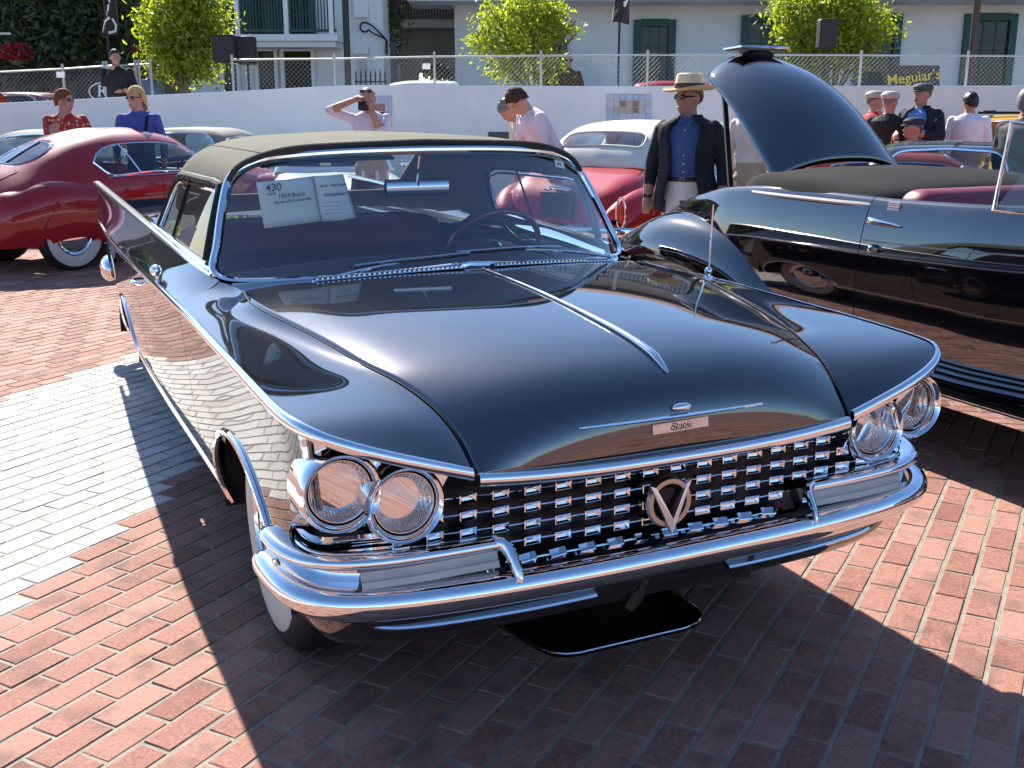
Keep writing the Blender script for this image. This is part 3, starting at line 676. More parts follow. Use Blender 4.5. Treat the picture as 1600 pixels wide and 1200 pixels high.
# ---- front end: grille cavity, blocks, lamps
def gx(y): return .789-.082*y*y          # plan curve of the grille face
mb = MB(); rows = []
for y in np.linspace(-.865, .865, 61):
    x = gx(y)-.055-(.25*max(0, abs(y)-.80)); rows.append([(x+.02, y, .765+.02*abs(y)), (x, y, .70), (x, y, .50), (x+.02, y, .47)])
mb.grid(rows); grille = mb.build('grille', GRILLEBLACK, car)
def block_mesh():
    mb = MB(); w, h, d = .0225, .0110, .018
    o = [(0, -w, -h), (0, w, -h), (0, w, h), (0, -w, h)]; i = [(.0012, -w*.90, -h*.80), (.0012, w*.90, -h*.80), (.0012, w*.90, h*.80), (.0012, -w*.90, h*.80)]
    c = [(-.0075, -w*.55, -h*.10), (-.0075, w*.55, -h*.10), (-.0075, w*.55, h*.10), (-.0075, -w*.55, h*.10)]; bk = [(-d, -w, -h), (-d, w, -h), (-d, w, h), (-d, -w, h)]
    mb.add(o+i+c+bk, [(0, 1, 5, 4), (1, 2, 6, 5), (2, 3, 7, 6), (3, 0, 4, 7), (4, 5, 9, 8), (5, 6, 10, 9), (6, 7, 11, 10), (7, 4, 8, 11), (8, 9, 10, 11), (0, 12, 13, 1), (1, 13, 14, 2), (2, 14, 15, 3), (3, 15, 12, 0)])
    return mb.mesh('grille_block', CHROME, smooth=False)
BM = block_mesh(); PB = .0811
for r_, z in enumerate((.678, .635, .592, .549)):
    ncol = (7, 8, 10, 10, 6)[r_]
    for k in range(ncol):
        for s in (1, -1):
            y = s*(k+.5)*PB
            if r_ == 0 and k > 6: continue
            if r_ == 1 and k > 7: continue
            if r_ == 2 and k > 8: continue
            if r_ >= 3 and k > 4: continue
            o = newobj('grille_block', BM, grille); o.location = (gx(y), y, z+.006*(abs(y)/.5)**2*0); o.rotation_euler = (0, 0, s*-2*.082*abs(y)*-1*-1)
    yl = (ncol+.15)*PB if r_ < 3 else 5.2*PB
    yl = min(yl, (.60, .66, .80, .44, .44)[r_])
    MB().tube([(gx(y)-.010, y, z) for y in np.linspace(-yl, yl, 41)], .0022, 6).build('grille_wire', CHROME, grille)
# horizontal fins that wrap round the outer grille corners
for s in (1, -1):
    for z, y0 in ((.648, .735), (.606, .70), (.572, .70)):
        pts = curve([(gx(y0)-.004, s*y0, z), (gx(.80)-.012, s*.80, z), (.70, s*.872, z+.002), (.635, s*.895, z+.006), (.60, s*.898, z+.009)], 22)
        rows = [[(p[0]+a*(1 if k < 12 else .6), p[1]+s*b*(0 if k < 9 else 1), p[2]+c) for a, b, c in ((-.03, -.02, .010), (0, 0, .011), (.006, .005, .004), (.004, .004, -.004), (-.002, 0, -.010), (-.03, -.02, -.008))] for k, p in enumerate(pts)]
        MB().grid(rows).build('grille_fin', CHROME, grille, angle=40)
# round emblem with a V
em = MB(); ex = gx(0)+.022; FM = frame((ex, 0, .600), (0, 1, 0), (-.03, 0, 1))
em.lathe([(.046, -.012), (.062, -.012), (.066, .000), (.062, .008), (.050, .008), (.046, .0), (.046, -.012)], 36, FM); emo = em.build('round_emblem', mat('dull_silver', (.42, .40, .37), .3, 1.0), grille, angle=40)
em = MB(); em.lathe([(0, -.008), (.047, -.008)], 30, FM); em.lathe([(.036, -.006), (.040, -.002), (.043, -.006)], 30, FM); em.build('emblem_field', GRILLEBLACK, emo)
em = MB()
for s in (1, -1): em.poly([FM @ Vector(p) for p in ((s*.060, .052, .012), (s*.045, .046, .014), (0, -.040, .024), (0, -.080, .020))], .012, (1, 0, 0))
em.build('emblem_chevron', mat('satin_silver', (.86, .87, .88), .38, 1.0), emo, smooth=False)
# headlamps
LAMPGLASS = glass('lamp_glass', (.93, .93, .93), 1.0, .02)
_nt = LAMPGLASS.node_tree; _gl = [n for n in _nt.nodes if n.type == 'BSDF_GLOSSY'][0]
_wv = _nt.nodes.new('ShaderNodeTexWave'); _wv.bands_direction = 'X'; _wv.inputs['Scale'].default_value = 55.0; _wv.inputs['Distortion'].default_value = 0.6
_tc = _nt.nodes.new('ShaderNodeTexCoord'); _nt.links.new(_tc.outputs['Object'], _wv.inputs['Vector']); _bp = _nt.nodes.new('ShaderNodeBump'); _bp.inputs['Strength'].default_value = .5; _bp.inputs['Distance'].default_value = .003
_nt.links.new(_wv.outputs['Fac'], _bp.inputs['Height']); _nt.links.new(_bp.outputs[0], _gl.inputs['Normal'])
REFLECTOR = mat('reflector', (.85, .84, .82), .10, 1.0)
_nt = REFLECTOR.node_tree; _wv = _nt.nodes.new('ShaderNodeTexWave'); _wv.bands_direction = 'Y'; _wv.inputs['Scale'].default_value = 40.0; _wv.inputs['Distortion'].default_value = 1.2; _wv.inputs['Detail Scale'].default_value = 3.0
_tc = _nt.nodes.new('ShaderNodeTexCoord'); _nt.links.new(_tc.outputs['Object'], _wv.inputs['Vector']); _bp = _nt.nodes.new('ShaderNodeBump'); _bp.inputs['Strength'].default_value = 1.0; _bp.inputs['Distance'].default_value = .004
_nt.links.new(_wv.outputs['Fac'], _bp.inputs['Height']); _nt.links.new(_bp.outputs[0], _nt.nodes['Principled BSDF'].inputs['Normal'])
for s in (1, -1):
    for (lx, ly, lz) in ((.768, .835, .744), (.776, .690, .697)):
        F = frame((lx, s*ly, lz), (0, 1, 0), (-.04, 0, 1))
        if True:
            z_ = Vector(F.col[2][:3])
            mb = MB(); mb.lathe([(.0735, -.012), (.0745, .004), (.080, .022), (.0875, .027), (.0935, .018), (.096, -.01), (.096, -.085)], 44, F); hl = mb.build('headlamp', CHROME, car, angle=50)
            mb = MB(); mb.lathe([(.074, -.013), (.0715, .006), (.0700, .006), (.0690, -.012)], 40, F); mb.build('lamp_ring', CHROME_W, hl, angle=40)
            mb = MB(); mb.lathe([(.001, -.062), (.02, -.058), (.045, -.040), (.064, -.016), (.0695, -.006)], 36, F); mb.build('lamp_reflector', REFLECTOR, hl)
            P = MB(); P.lathe([(.0005, .016), (.02, .0150), (.04, .0115), (.058, .005), (.0695, -.004)], 40); o = P.build('lamp_lens', LAMPGLASS, hl); o.matrix_local = F
    # housing between lamps and trim
    ol = [(.555, .742), (.62, .775), (.70, .806), (.78, .836), (.85, .862), (.893, .880), (.906, .866), (.898, .80), (.890, .72), (.872, .672), (.835, .650), (.775, .655), (.75, .63), (.70, .602), (.645, .612), (.606, .65), (.592, .70)]
    pts = [(.775-.05*(y-.55)-.16*max(0, y-.86)-.02*(1 if (y, z) == (.555, .742) else 0), s*y, z) for y, z in ol]
    mb = MB(); n = len(pts); back = [(p[0]-.10, p[1], p[2]) for p in pts]; mid = [(p[0]-.022, p[1], p[2]) for p in pts]; cen = [((p[0]*.0+.742), s*(.765+(abs(p[1])-.765)*.9), .74+(p[2]-.74)*.9) for p in pts]
    mb.grid([back, mid, cen], close_v=True); mb.add(cen, [tuple(range(n))]); mb.build('lamp_housing', CHROME, car, angle=40)
# ---- bumper: main bar, wrap-round ends, upper bars with parking lamps, gravel pan
def sweep(path, prof, s=1, n=60, taper=0.0):
    """path: points for y>=0 from centre outwards; prof: (outward, up) pairs in the plane across the path"""
    P = curve(path, n); rows = []
    for i, p in enumerate(P):
        q = P[min(i+1, n-1)]-P[max(i-1, 0)]; nr = np.array([q[1], -q[0], 0]); nr /= np.linalg.norm(nr); nr = nr if nr[0] > 0 or nr[1] > 0.5 else -nr
        k_ = 1.0 if not taper or i < n*(1-taper) else max(.02, math.sqrt(max(0, 1-((i-n*(1-taper))/(n*taper-1))**2)))
        rows.append([((p+nr*(a*k_-.018*(1-k_)))[0], s*(p+nr*(a*k_-.018*(1-k_)))[1], p[2]+b*k_) for a, b in prof])
    return rows
main_path = [(.868, 0, .463), (.868, .20, .464), (.864, .42, .466), (.853, .62, .470), (.828, .80, .477), (.785, .905, .486), (.715, .962, .496), (.62, .984, .504), (.54, .990, .508), (.50, .991, .510)]
main_prof = [(-.075, .036), (-.045, .036), (-.020, .034), (-.006, .026), (.002, .012), (.004, -.004), (-.003, -.020), (-.018, -.036), (-.040, -.050), (-.065, -.058)]
bl = sweep(main_path, main_prof, 1, 80, .12); br = sweep(main_path, main_prof, -1, 80, .12)
mb = MB(); mb.grid(br[::-1][:-1]+bl); bumper = mb.build('front_bumper', CHROME, car, angle=60)
MB().grid([[(x_, y, z_) for x_, z_ in ((gx(y)-.046, .532), (gx(y)-.016, .516), (.81-.05*abs(y)**2, .501))] for y in np.linspace(-.80, .80, 41)]).build('bumper_apron', CHROME, bumper)
for s in (1, -1):
    up = [(.800, .462, .563), (.803, .55, .565), (.800, .68, .567), (.785, .80, .570), (.745, .895, .575), (.68, .945, .581), (.60, .966, .588), (.52, .968, .592)]
    prof = [(-.045, .014), (-.016, .017), (.004, .012), (.010, 0), (.006, -.011), (-.010, -.017), (-.045, -.016)]
    MB().grid(sweep(up, prof, s, 60, .14)).build('bumper_upper_bar', CHROME, bumper, angle=60)
    # inner end that turns down in a blade
    pts = curve([(.795, s*.475, .566), (.806, s*.452, .560), (.828, s*.444, .540), (.852, s*.440, .512), (.868, s*.438, .489)], 16)
    MB().tube(pts, [.014, .015, .0155, .016, .016, .016, .0155, .015, .0145, .014, .0135, .013, .012, .010, .008, .004], 10, squash=(.8, 1.1)).build('bumper_blade', CHROME, bumper)
    # parking lamp trough and lens
    rows = sweep(up[:7], [(-.010, -.010), (-.026, -.014), (-.028, -.056), (.02, -.066)], s, 50)
    MB().grid(rows).build('lamp_trough', CHROME, bumper, angle=30)
    rows = []
    for y in np.linspace(.468, .80, 30):
        x = .790-.10*max(0, y-.62)**1.5*2+.004; rows.append([(x-.012, s*y, .552), (x+.004, s*y, .548), (x+.008, s*y, .532), (x+.010, s*y, .529), (x+.014, s*y, .527), (x+.018, s*y, .512), (x+.010, s*y, .506)])
    MB().grid(rows).build('parking_lamp', FROST, bumper, angle=25)
    # bright mouldings in the gravel pan
    pts = curve([(.806, s*.20, .397), (.800, s*.35, .394), (.785, s*.55, .394), (.757, s*.72, .398), (.735, s*.775, .408)], 24)
    rows = [[(p[0]+a, p[1], p[2]+c) for a, c in ((-.02, .022), (.001, .020), (.002, .016), (-.010, .012), (-.012, -.006), (.002, -.010), (.005, -.015), (.001, -.020), (-.02, -.02))] for p in pts]
    MB().grid(rows).build('pan_moulding', CHROME, bumper, angle=30)
pan_path = [(.806, 0, .405), (.806, .25, .405), (.796, .5, .405), (.768, .72, .405), (.705, .865, .41), (.60, .91, .42), (.46, .92, .43)]
pp = [(.0, .05), (-.006, .0), (-.018, -.04), (-.045, -.075), (-.10, -.10), (-.25, -.11)]
pl_ = sweep(pan_path, pp, 1); pr_ = sweep(pan_path, pp, -1)
MB().grid(pr_[::-1][:-1]+pl_).build('gravel_pan', BLACKPAINT, car, angle=60)
mb = MB(); mb.bar((.80, -.03, .43), (.75, -.06, .30), .05, .02); mb.bar((.80, .26, .43), (.75, .28, .32), .05, .02); mb.box((.45, .0, .40), (.4, .5, .04)); mb.build('bumper_bracket', mat('dusty_black', (.03, .022, .02), .6), car, smooth=False)
# ---- wheels
def wheel(x, y, s, R_=.362):
    w = empty('wheel', (x, y, R_)); w.parent = car; F = frame((0, 0, 0), (1, 0, 0), (0, 0, 1)) if s < 0 else frame((0, 0, 0), (-1, 0, 0), (0, 0, 1))
    # lathe axis: z of F points to -y or +y (outboard)
    hw = .105
    MB().lathe([(.20, -hw), (.27, -hw-.006), (.33, -hw+.006), (R_-.006, -hw*.72), (R_, -hw*.4), (R_, hw*.4), (R_-.006, hw*.72), (.33, hw-.006), (.298, hw+.002)], 56, F).build('tyre', RUBBER, w, angle=40)
    MB().lathe([(.298, hw+.002), (.28, hw+.007), (.245, hw+.005), (.205, hw-.006)], 56, F).build('whitewall', WHITEWALL, w)
    MB().lathe([(.206, hw-.006), (.195, hw+.004), (.185, hw-.012), (.16, hw-.018), (.15, hw), (.08, hw+.003), (.055, hw+.008), (0, hw+.010)], 48, F).build('hubcap', CHROME, w, angle=50)
    mb = MB()
    for k in range(0, 40):
        a = 2*math.pi*k/40
        for g_ in (-.055, -.02, .02, .055): mb.bar(F @ Vector((math.cos(a)*(R_+.001), math.sin(a)*(R_+.001), g_-.012)), F @ Vector((math.cos(a+.12)*(R_+.001), math.sin(a+.12)*(R_+.001), g_+.012)), .008, .004, F.to_3x3() @ Vector((math.cos(a), math.sin(a), 0)))
    mb.build('tread', MATTEBLACK, w, smooth=False)
    return w
for x in (AX_F, AX_R):
    for s in (1, -1): wheel(x, s*(.725 if x == AX_F else .64), s)
mb = MB(); mb.box((-1.9, 0, .36), (5.0, 1.45, .10)); mb.box((-1.6, 0, .36), (2.1, 1.66, .12)); mb.box((-.05, 0, .45), (.9, 1.1, .5)); mb.box((-.08, 0, .80), (1.26, 1.66, .02)); mb.build('underbody_sun_block', MATTEBLACK, car, smooth=False)  # widened floor plus an unseen plate added under the hood to block sunlight
for s in (1, -1):
    for cx in (AX_F, AX_R): MB().lathe([(.44, 0), (.44, .30*s), (.0, .30*s)], 24, frame((cx-.03, s*.87, .28), (1, 0, 0), (0, 0, 1)), a0=0, a1=math.pi).build('wheel_well', MATTEBLACK, car)
# antenna on the driver's fender
an = MB(); b0 = Vector((-.275, .865, .955)); an.lathe([(.020, 0), (.016, .012), (.010, .014), (.0095, .02)], 14, Matrix.Translation(b0)); an.ellipsoid(b0+Vector((0, 0, .030)), (.015, .015, .015), 12, 10); an.tube([b0+Vector((0, 0, .04)), b0+Vector((0.004, .006, .27))], [.0042, .0026], 6); an.build('antenna', CHROME, car)
# ---- auction sheets hanging behind the windshield
def sheet(name, label, cs, text, xp=-.935, curl=0.0):
    Q = []
    for px, py in cs:
        d = ray(px, py); Q.append(Vector(CAM_POS+d*((xp-CAM_POS[0])/d[0])))
    def S(a, b):
        p = (Q[0]*(1-a)+Q[1]*a)*(1-b)+(Q[3]*(1-a)+Q[2]*a)*b; return p+Vector((curl*math.sin(math.pi*a)*b+.01*math.sin(math.pi*a), 0, 0))
    o = MB().grid([[S(a, b) for a in np.linspace(0, 1, 9)] for b in np.linspace(0, 1, 7)]).build(name, PAPER); modify(o, 'SOLIDIFY', thickness=.0006); tag(o, label, 'paper')
    ex = (Q[1]-Q[0]).normalized(); ey = (Q[0]-Q[3]).normalized(); w = (Q[1]-Q[0]).length
    for k, (tx, a, b, sz) in enumerate(text):
        F = frame(S(a, b)+Vector((.020, 0, 0)), ex, ey); lettering('print', tx, sz, F, INK, o, align='LEFT', bold=.0003)
    return o
sheet('auction_sheet', 'flat white sheet headed with the number 430 behind the windshield of the black convertible', [(400, 285), (490, 275), (503, 345), (413, 357)], [('430', .12, .14, .038), ('SOLD', .13, .27, .012), ('1959 Buick', .30, .34, .022), ('Electra 225 Convertible', .22, .46, .014)])
sheet('printed_sheet', 'curled white printed sheet beside the one headed 430 behind the windshield', [(490, 275), (536, 272), (556, 340), (503, 346)], [('AS IS - NO WAR', .08, .22, .014), ('WARRANTY', .15, .42, .017)]+[('_________', .10, .55+.08*k, .014) for k in range(4)], -.930, .02)
# drip tray on the ground under the nose
ol = [(gnd(*p).x, gnd(*p).y) for p in ((700, 930), (778, 978), (842, 1018), (862, 1026), (885, 1028), (905, 1026), (1070, 987), (1090, 978), (1097, 966), (1090, 954), (1052, 928), (960, 880))]
mb = MB(); mb.poly([(x, y, .012) for x, y in ol], .010, (0, 0, 1)); tray = mb.build('drip_tray', mat('tray_black', (.003, .003, .003), .25, spec=.3), smooth=False); tag(tray, 'flat black drip tray with rounded corners lying under the nose of the convertible', 'tray')
MB().tube([(x, y, .013) for x, y in ol], .0035, 6, closed=True).build('tray_rim', CHROME_W, tray)
# ------------------------------------------------------------------ other cars
def paint(name, col, cr=.03): return mat(name, col, .45, coat=1.0, spec=.1, coat_rough=cr)
REDPAINT = paint('red_paint', (.26, .008, .012), .015); REDPAINT2 = paint('bright_red_paint', (.42, .012, .010)); CREAM = mat('cream_canvas', (.66, .62, .52), .85, var=.06, vscale=6); DARKGLASS = glass('dark_car_glass', (.42, .48, .50), .95)
CARGLASS = glass('car_glass', (.66, .74, .76), .95); TAILRED = mat('tail_lens', (.45, .02, .01), .15, coat=.6); LAMPWHITE = mat('lamp_white', (.75, .75, .72), .15, coat=.5)
def make_surf(xs, secs, vs_):
    K = len(secs[0]); fy = [pch(xs, [s_[k][0] for s_ in secs]) for k in range(K)]; fz = [pch(xs, [s_[k][1] for s_ in secs]) for k in range(K)]
    cache = {}
    def S(x, v):
        key = round(x, 6)
        if key not in cache: cache[key] = nspl([(fy[k](x), fz[k](x)) for k in range(K)], vs_)
        f = cache[key](abs(v)); return (x, math.copysign(f[0], v) if v else 0.0, f[1])
    return S
def smooth_loop(L, n=6):
    P = curve(list(L)+[L[0]], n*len(L)); return [(p[0], p[1]) for p in P[:-1]]
def mirror_loop(L): return [(x, -v) for x, v in L]
def car_wheel(parent, x, y, s, r, ww=True, hw=.08, hub=CHROME):
    w = empty('wheel', (x, y, r)); w.parent = parent; F = frame((0, 0, 0), (1, 0, 0), (0, 0, 1)) if s < 0 else frame((0, 0, 0), (-1, 0, 0), (0, 0, 1))
    MB().lathe([(r*.55, -hw), (r*.9, -hw+.004), (r, -hw*.5), (r, hw*.5), (r*.93, hw-.004), (r*.88, hw)], 32, F).build('tyre', RUBBER, w)
    MB().lathe([(r*.88, hw), (r*.78, hw+.006), (r*.58, hw-.004)], 32, F).build('whitewall' if ww else 'sidewall', WHITEWALL if ww else RUBBER, w)
    MB().lathe([(r*.58, hw-.004), (r*.54, hw+.004), (r*.48, hw-.01), (r*.30, hw+.012), (0, hw+.018)], 28, F).build('hubcap', hub, w, angle=50)
    return w
def windows(parent, S, hp, loops, names, gm, frame_r=.010, fm=CHROME, inset=0.0):
    for k, nm in enumerate(names):
        mb = MB(); mb.add(*hp[k]); g_ = mb.build(nm, gm, parent)
        MB().tube([Vector(S(*p)) for p in loops[k]], frame_r, 6, closed=True).build('window_frame', fm, g_)

# ---- red streamlined coupe at the left, seen from behind its right side
def red_coupe():
    root = empty('coupe_car', (-9.80, .0, 0), R(120), 'glossy dark red rounded coupe with covered rear wheel beside the black fin', 'car')
    xs = [-2.20, -2.08, -1.85, -1.55, -1.25, -.95, -.60, -.20, .15, .45, .75, 1.2, 1.7, 2.0, 2.15]
    # each: (half widths, heights) for v = 0 centre, .25, .45 roof shoulder, .62 belt, .82 mid, 1 sill
    zt_ = [.50, .70, .90, 1.04, 1.19, 1.31, 1.365, 1.365, 1.31, 1.16, .97, .93, .86, .74, .55]
    sh = [(.10, .48), (.22, .66), (.33, .84), (.42, .96), (.48, 1.08), (.515, 1.16), (.53, 1.20), (.53, 1.205), (.51, 1.17), (.50, 1.04), (.50, .92), (.42, .885), (.33, .82), (.24, .71), (.12, .53)]
    be = [(.16, .44), (.36, .60), (.52, .74), (.61, .82), (.67, .865), (.705, .89), (.73, .90), (.74, .90), (.74, .90), (.73, .89), (.70, .86), (.60, .80), (.48, .72), (.34, .62), (.16, .50)]
    mi = [(.18, .40), (.40, .48), (.58, .55), (.66, .58), (.71, .60), (.74, .60), (.755, .60), (.76, .60), (.76, .60), (.76, .60), (.74, .60), (.66, .58), (.52, .52), (.36, .48), (.18, .45)]
    si = [(.15, .35), (.36, .30), (.54, .27), (.62, .25), (.66, .24), (.68, .24), (.69, .24), (.70, .24), (.70, .24), (.70, .24), (.69, .24), (.62, .26), (.48, .28), (.34, .32), (.15, .40)]
    secs = []
    for i in range(len(xs)):
        q = (sh[i][0]*.55, zt_[i]-(zt_[i]-sh[i][1])*.22); secs.append([(0, zt_[i]), q, sh[i], be[i], mi[i], si[i]])
    S = make_surf(xs, secs, [0, .22, .43, .62, .82, 1.0])
    rear = smooth_loop([(-1.56, 0), (-1.54, .17), (-1.44, .25), (-1.28, .25), (-1.17, .16), (-1.15, 0), (-1.17, -.16), (-1.28, -.25), (-1.44, -.25), (-1.54, -.17)], 4)
    sideR = smooth_loop([(-.98, .52), (-.86, .455), (-.55, .425), (-.1, .425), (.22, .45), (.50, .52), (.60, .585), (.50, .615), (0, .612), (-.6, .612), (-.86, .605)], 4)
    wind = smooth_loop([(.42, 0), (.42, .22), (.50, .36), (.68, .42), (.76, .3), (.78, 0), (.76, -.3), (.68, -.42), (.50, -.36), (.42, -.22)], 4)
    loops = [rear, sideR, mirror_loop(sideR), wind]
    (bv, bf), hp = cut_patch(S, np.linspace(-2.2, 2.15, 88), np.linspace(-1, 1, 61), loops)
    mb = MB(); mb.add(bv, bf); body = mb.build('body', REDPAINT, root, angle=70); modify(body, 'SOLIDIFY', thickness=.012, offset=-1)
    windows(root, S, hp, loops, ['rear_window', 'side_window', 'side_window', 'windscreen'], CARGLASS, .011)
    for s in (1, -1):
        # rear wing: teardrop swelling over the wheel
        rows = []
        prof = [(-2.12, .30, .50, .20), (-2.02, .52, .68, .30), (-1.8, .655, .80, .36), (-1.55, .735, .875, .40), (-1.25, .775, .895, .41), (-.95, .785, .86, .38), (-.65, .775, .78, .34), (-.40, .765, .68, .30), (-.2, .755, .58, .28)]
        f = nspl([(a[1], a[2], a[3]) for a in prof], [a[0] for a in prof])
        for x in np.linspace(-2.12, -.2, 44):
            yo, zt2, yi = f(x); yi = yo-yi; row = []
            for t in np.linspace(0, 1, 20):
                a = math.pi*t; cy_ = yi+(yo-yi)*(.5-.5*math.cos(min(a, math.pi*.9)))
                row.append(None)
            row = [(x, s*yi, zt2-.16)]
            for t in np.linspace(0, 1, 16):
                a = R(120)-R(120)*t; row.append((x, s*(yi+(yo-yi)*(.42)+(yo-yi)*.58*math.cos(a)), zt2-.22+.22*math.sin(max(a, 0)) if a > 0 else zt2-.22))
            zb = .27 if not -1.62 < x < -1.0 else .27+.06*math.sin(math.pi*(x+1.62)/.62)
            row += [(x, s*(yo-.002), zt2-.32), (x, s*(yo-.02), (zt2-.32)*.5+zb*.5), (x, s*(yo-.05), zb)]
            rows.append(row)
        wing = MB().grid(rows).build('rear_wing', REDPAINT, root, angle=60)
        # covered wheel: panel seam of the spat
        pts = []
        for t in np.linspace(R(20), R(165), 22):
            x = -1.31+.34*math.cos(t); z = .34+.34*math.sin(t); yo = f(x)[0]; pts.append((x, s*(yo-.004-.02*max(0, (.5-z)/.25)), z))
        MB().tube(pts, .004, 6).build('spat_seam', DARKTRIM, wing)
        car_wheel(root, -1.31, s*.60, s, .345)
        car_wheel(root, 1.30, s*.66, s, .345)
        rows = []
        for x, yo, z2 in ((.35, .755, .60), (.7, .765, .72), (1.1, .77, .82), (1.5, .75, .82), (1.9, .68, .70), (2.12, .56, .5)):
            rows.append([(x, s*(yo-.34), z2-.10), (x, s*(yo-.25), z2-.01), (x, s*(yo-.15), z2), (x, s*(yo-.05), z2-.06), (x, s*yo, z2-.18), (x, s*yo, .45), (x, s*(yo-.04), .28)])
        o = MB().grid(rows).build('front_wing', REDPAINT, root); modify(o, 'SUBSURF', levels=2, render_levels=2)
        MB().ellipsoid((-2.10, s*.40, .50), (.03, .03, .03), 10, 8).build('tail_lamp', TAILRED, root)
        # door: handle, seams
        MB().tube([(S(.02, s*.655)[0], S(.02, s*.655)[1]+s*.02, S(.02, s*.655)[2]), (S(-.12, s*.655)[0], S(-.12, s*.655)[1]+s*.02, S(-.12, s*.655)[2])], .010, 6).build('door_handle', CHROME, root)
        MB().tube([Vector(S(-.28, s*v)) for v in np.linspace(.615, .95, 10)], .0035, 5).build('door_seam', DARKTRIM, root)
        MB().tube([Vector(S(x, s*.622))+Vector((0, s*.004, 0)) for x in np.linspace(-.9, .62, 24)], .006, 6).build('belt_strip', CHROME, root)
        MB().tube([Vector(S(-.62+.05*k, s*v))+Vector((0, s*.004, 0)) for k, v in ((0, .43), (1, .52), (2.2, .612))], .008, 6).build('window_post', CHROME, root)
        MB().tube([Vector(S(.30-.02*k, s*v))+Vector((0, s*.004, 0)) for k, v in ((2, .46), (1, .53), (0, .612))], .008, 6).build('window_post', CHROME, root)
    MB().tube([Vector(S(x, 0))+Vector((-.004, 0, .004)) for x in (-1.56, -1.36, -1.15)], .010, 6).build('rear_window_bar', CHROME, root)
    mb = MB(); mb.box((-.55, 0, .45), (1.5, 1.3, .1)); mb.build('floor', DARKTRIM, root, smooth=False)
    for y in (.33, -.33):
        o = MB(); o.box((-.35, y, .62), (.5, .5, .3)); o.box((-.60, y, .80), (.16, .5, .42)); o = o.build('seat', mat('red_leather', (.28, .03, .03), .5), root, smooth=False); modify(o, 'BEVEL', width=.06, segments=3)
    MB().box((.62, 0, .80), (.12, 1.2, .18)).build('dashboard', mat('walnut', (.10, .035, .015), .3), root, smooth=False)
    w = MB(); w.tube([(.40+.08*math.sin(a), -.33+.2*math.cos(a), .86+.19*math.sin(a)) for a in np.linspace(0, 2*math.pi, 24, endpoint=False)], .012, 6, closed=True); w.build('steering_wheel', MATTEBLACK, root)
    mb = MB(); mb.tube(curve([(-2.26, -.55, .42), (-2.33, -.2, .43), (-2.33, .2, .43), (-2.26, .55, .42)], 14), .03, 8); mb.build('rear_bumper', CHROME, root)
    MB().tube([Vector(S(x, v))+Vector((0, 0, .001)) for x, v in [(-1.62, .30), (-1.62, 0), (-1.62, -.30)]], .003, 5).build('boot_seam', DARKTRIM, root)
    for v in (.34, -.34): MB().tube([Vector(S(x, v*(1 if x > -1.9 else .95)))+Vector((0, 0, .001)) for x in np.linspace(-1.62, -2.15, 12)], .003, 5).build('boot_seam', DARKTRIM, root)
    return root
red_coupe()

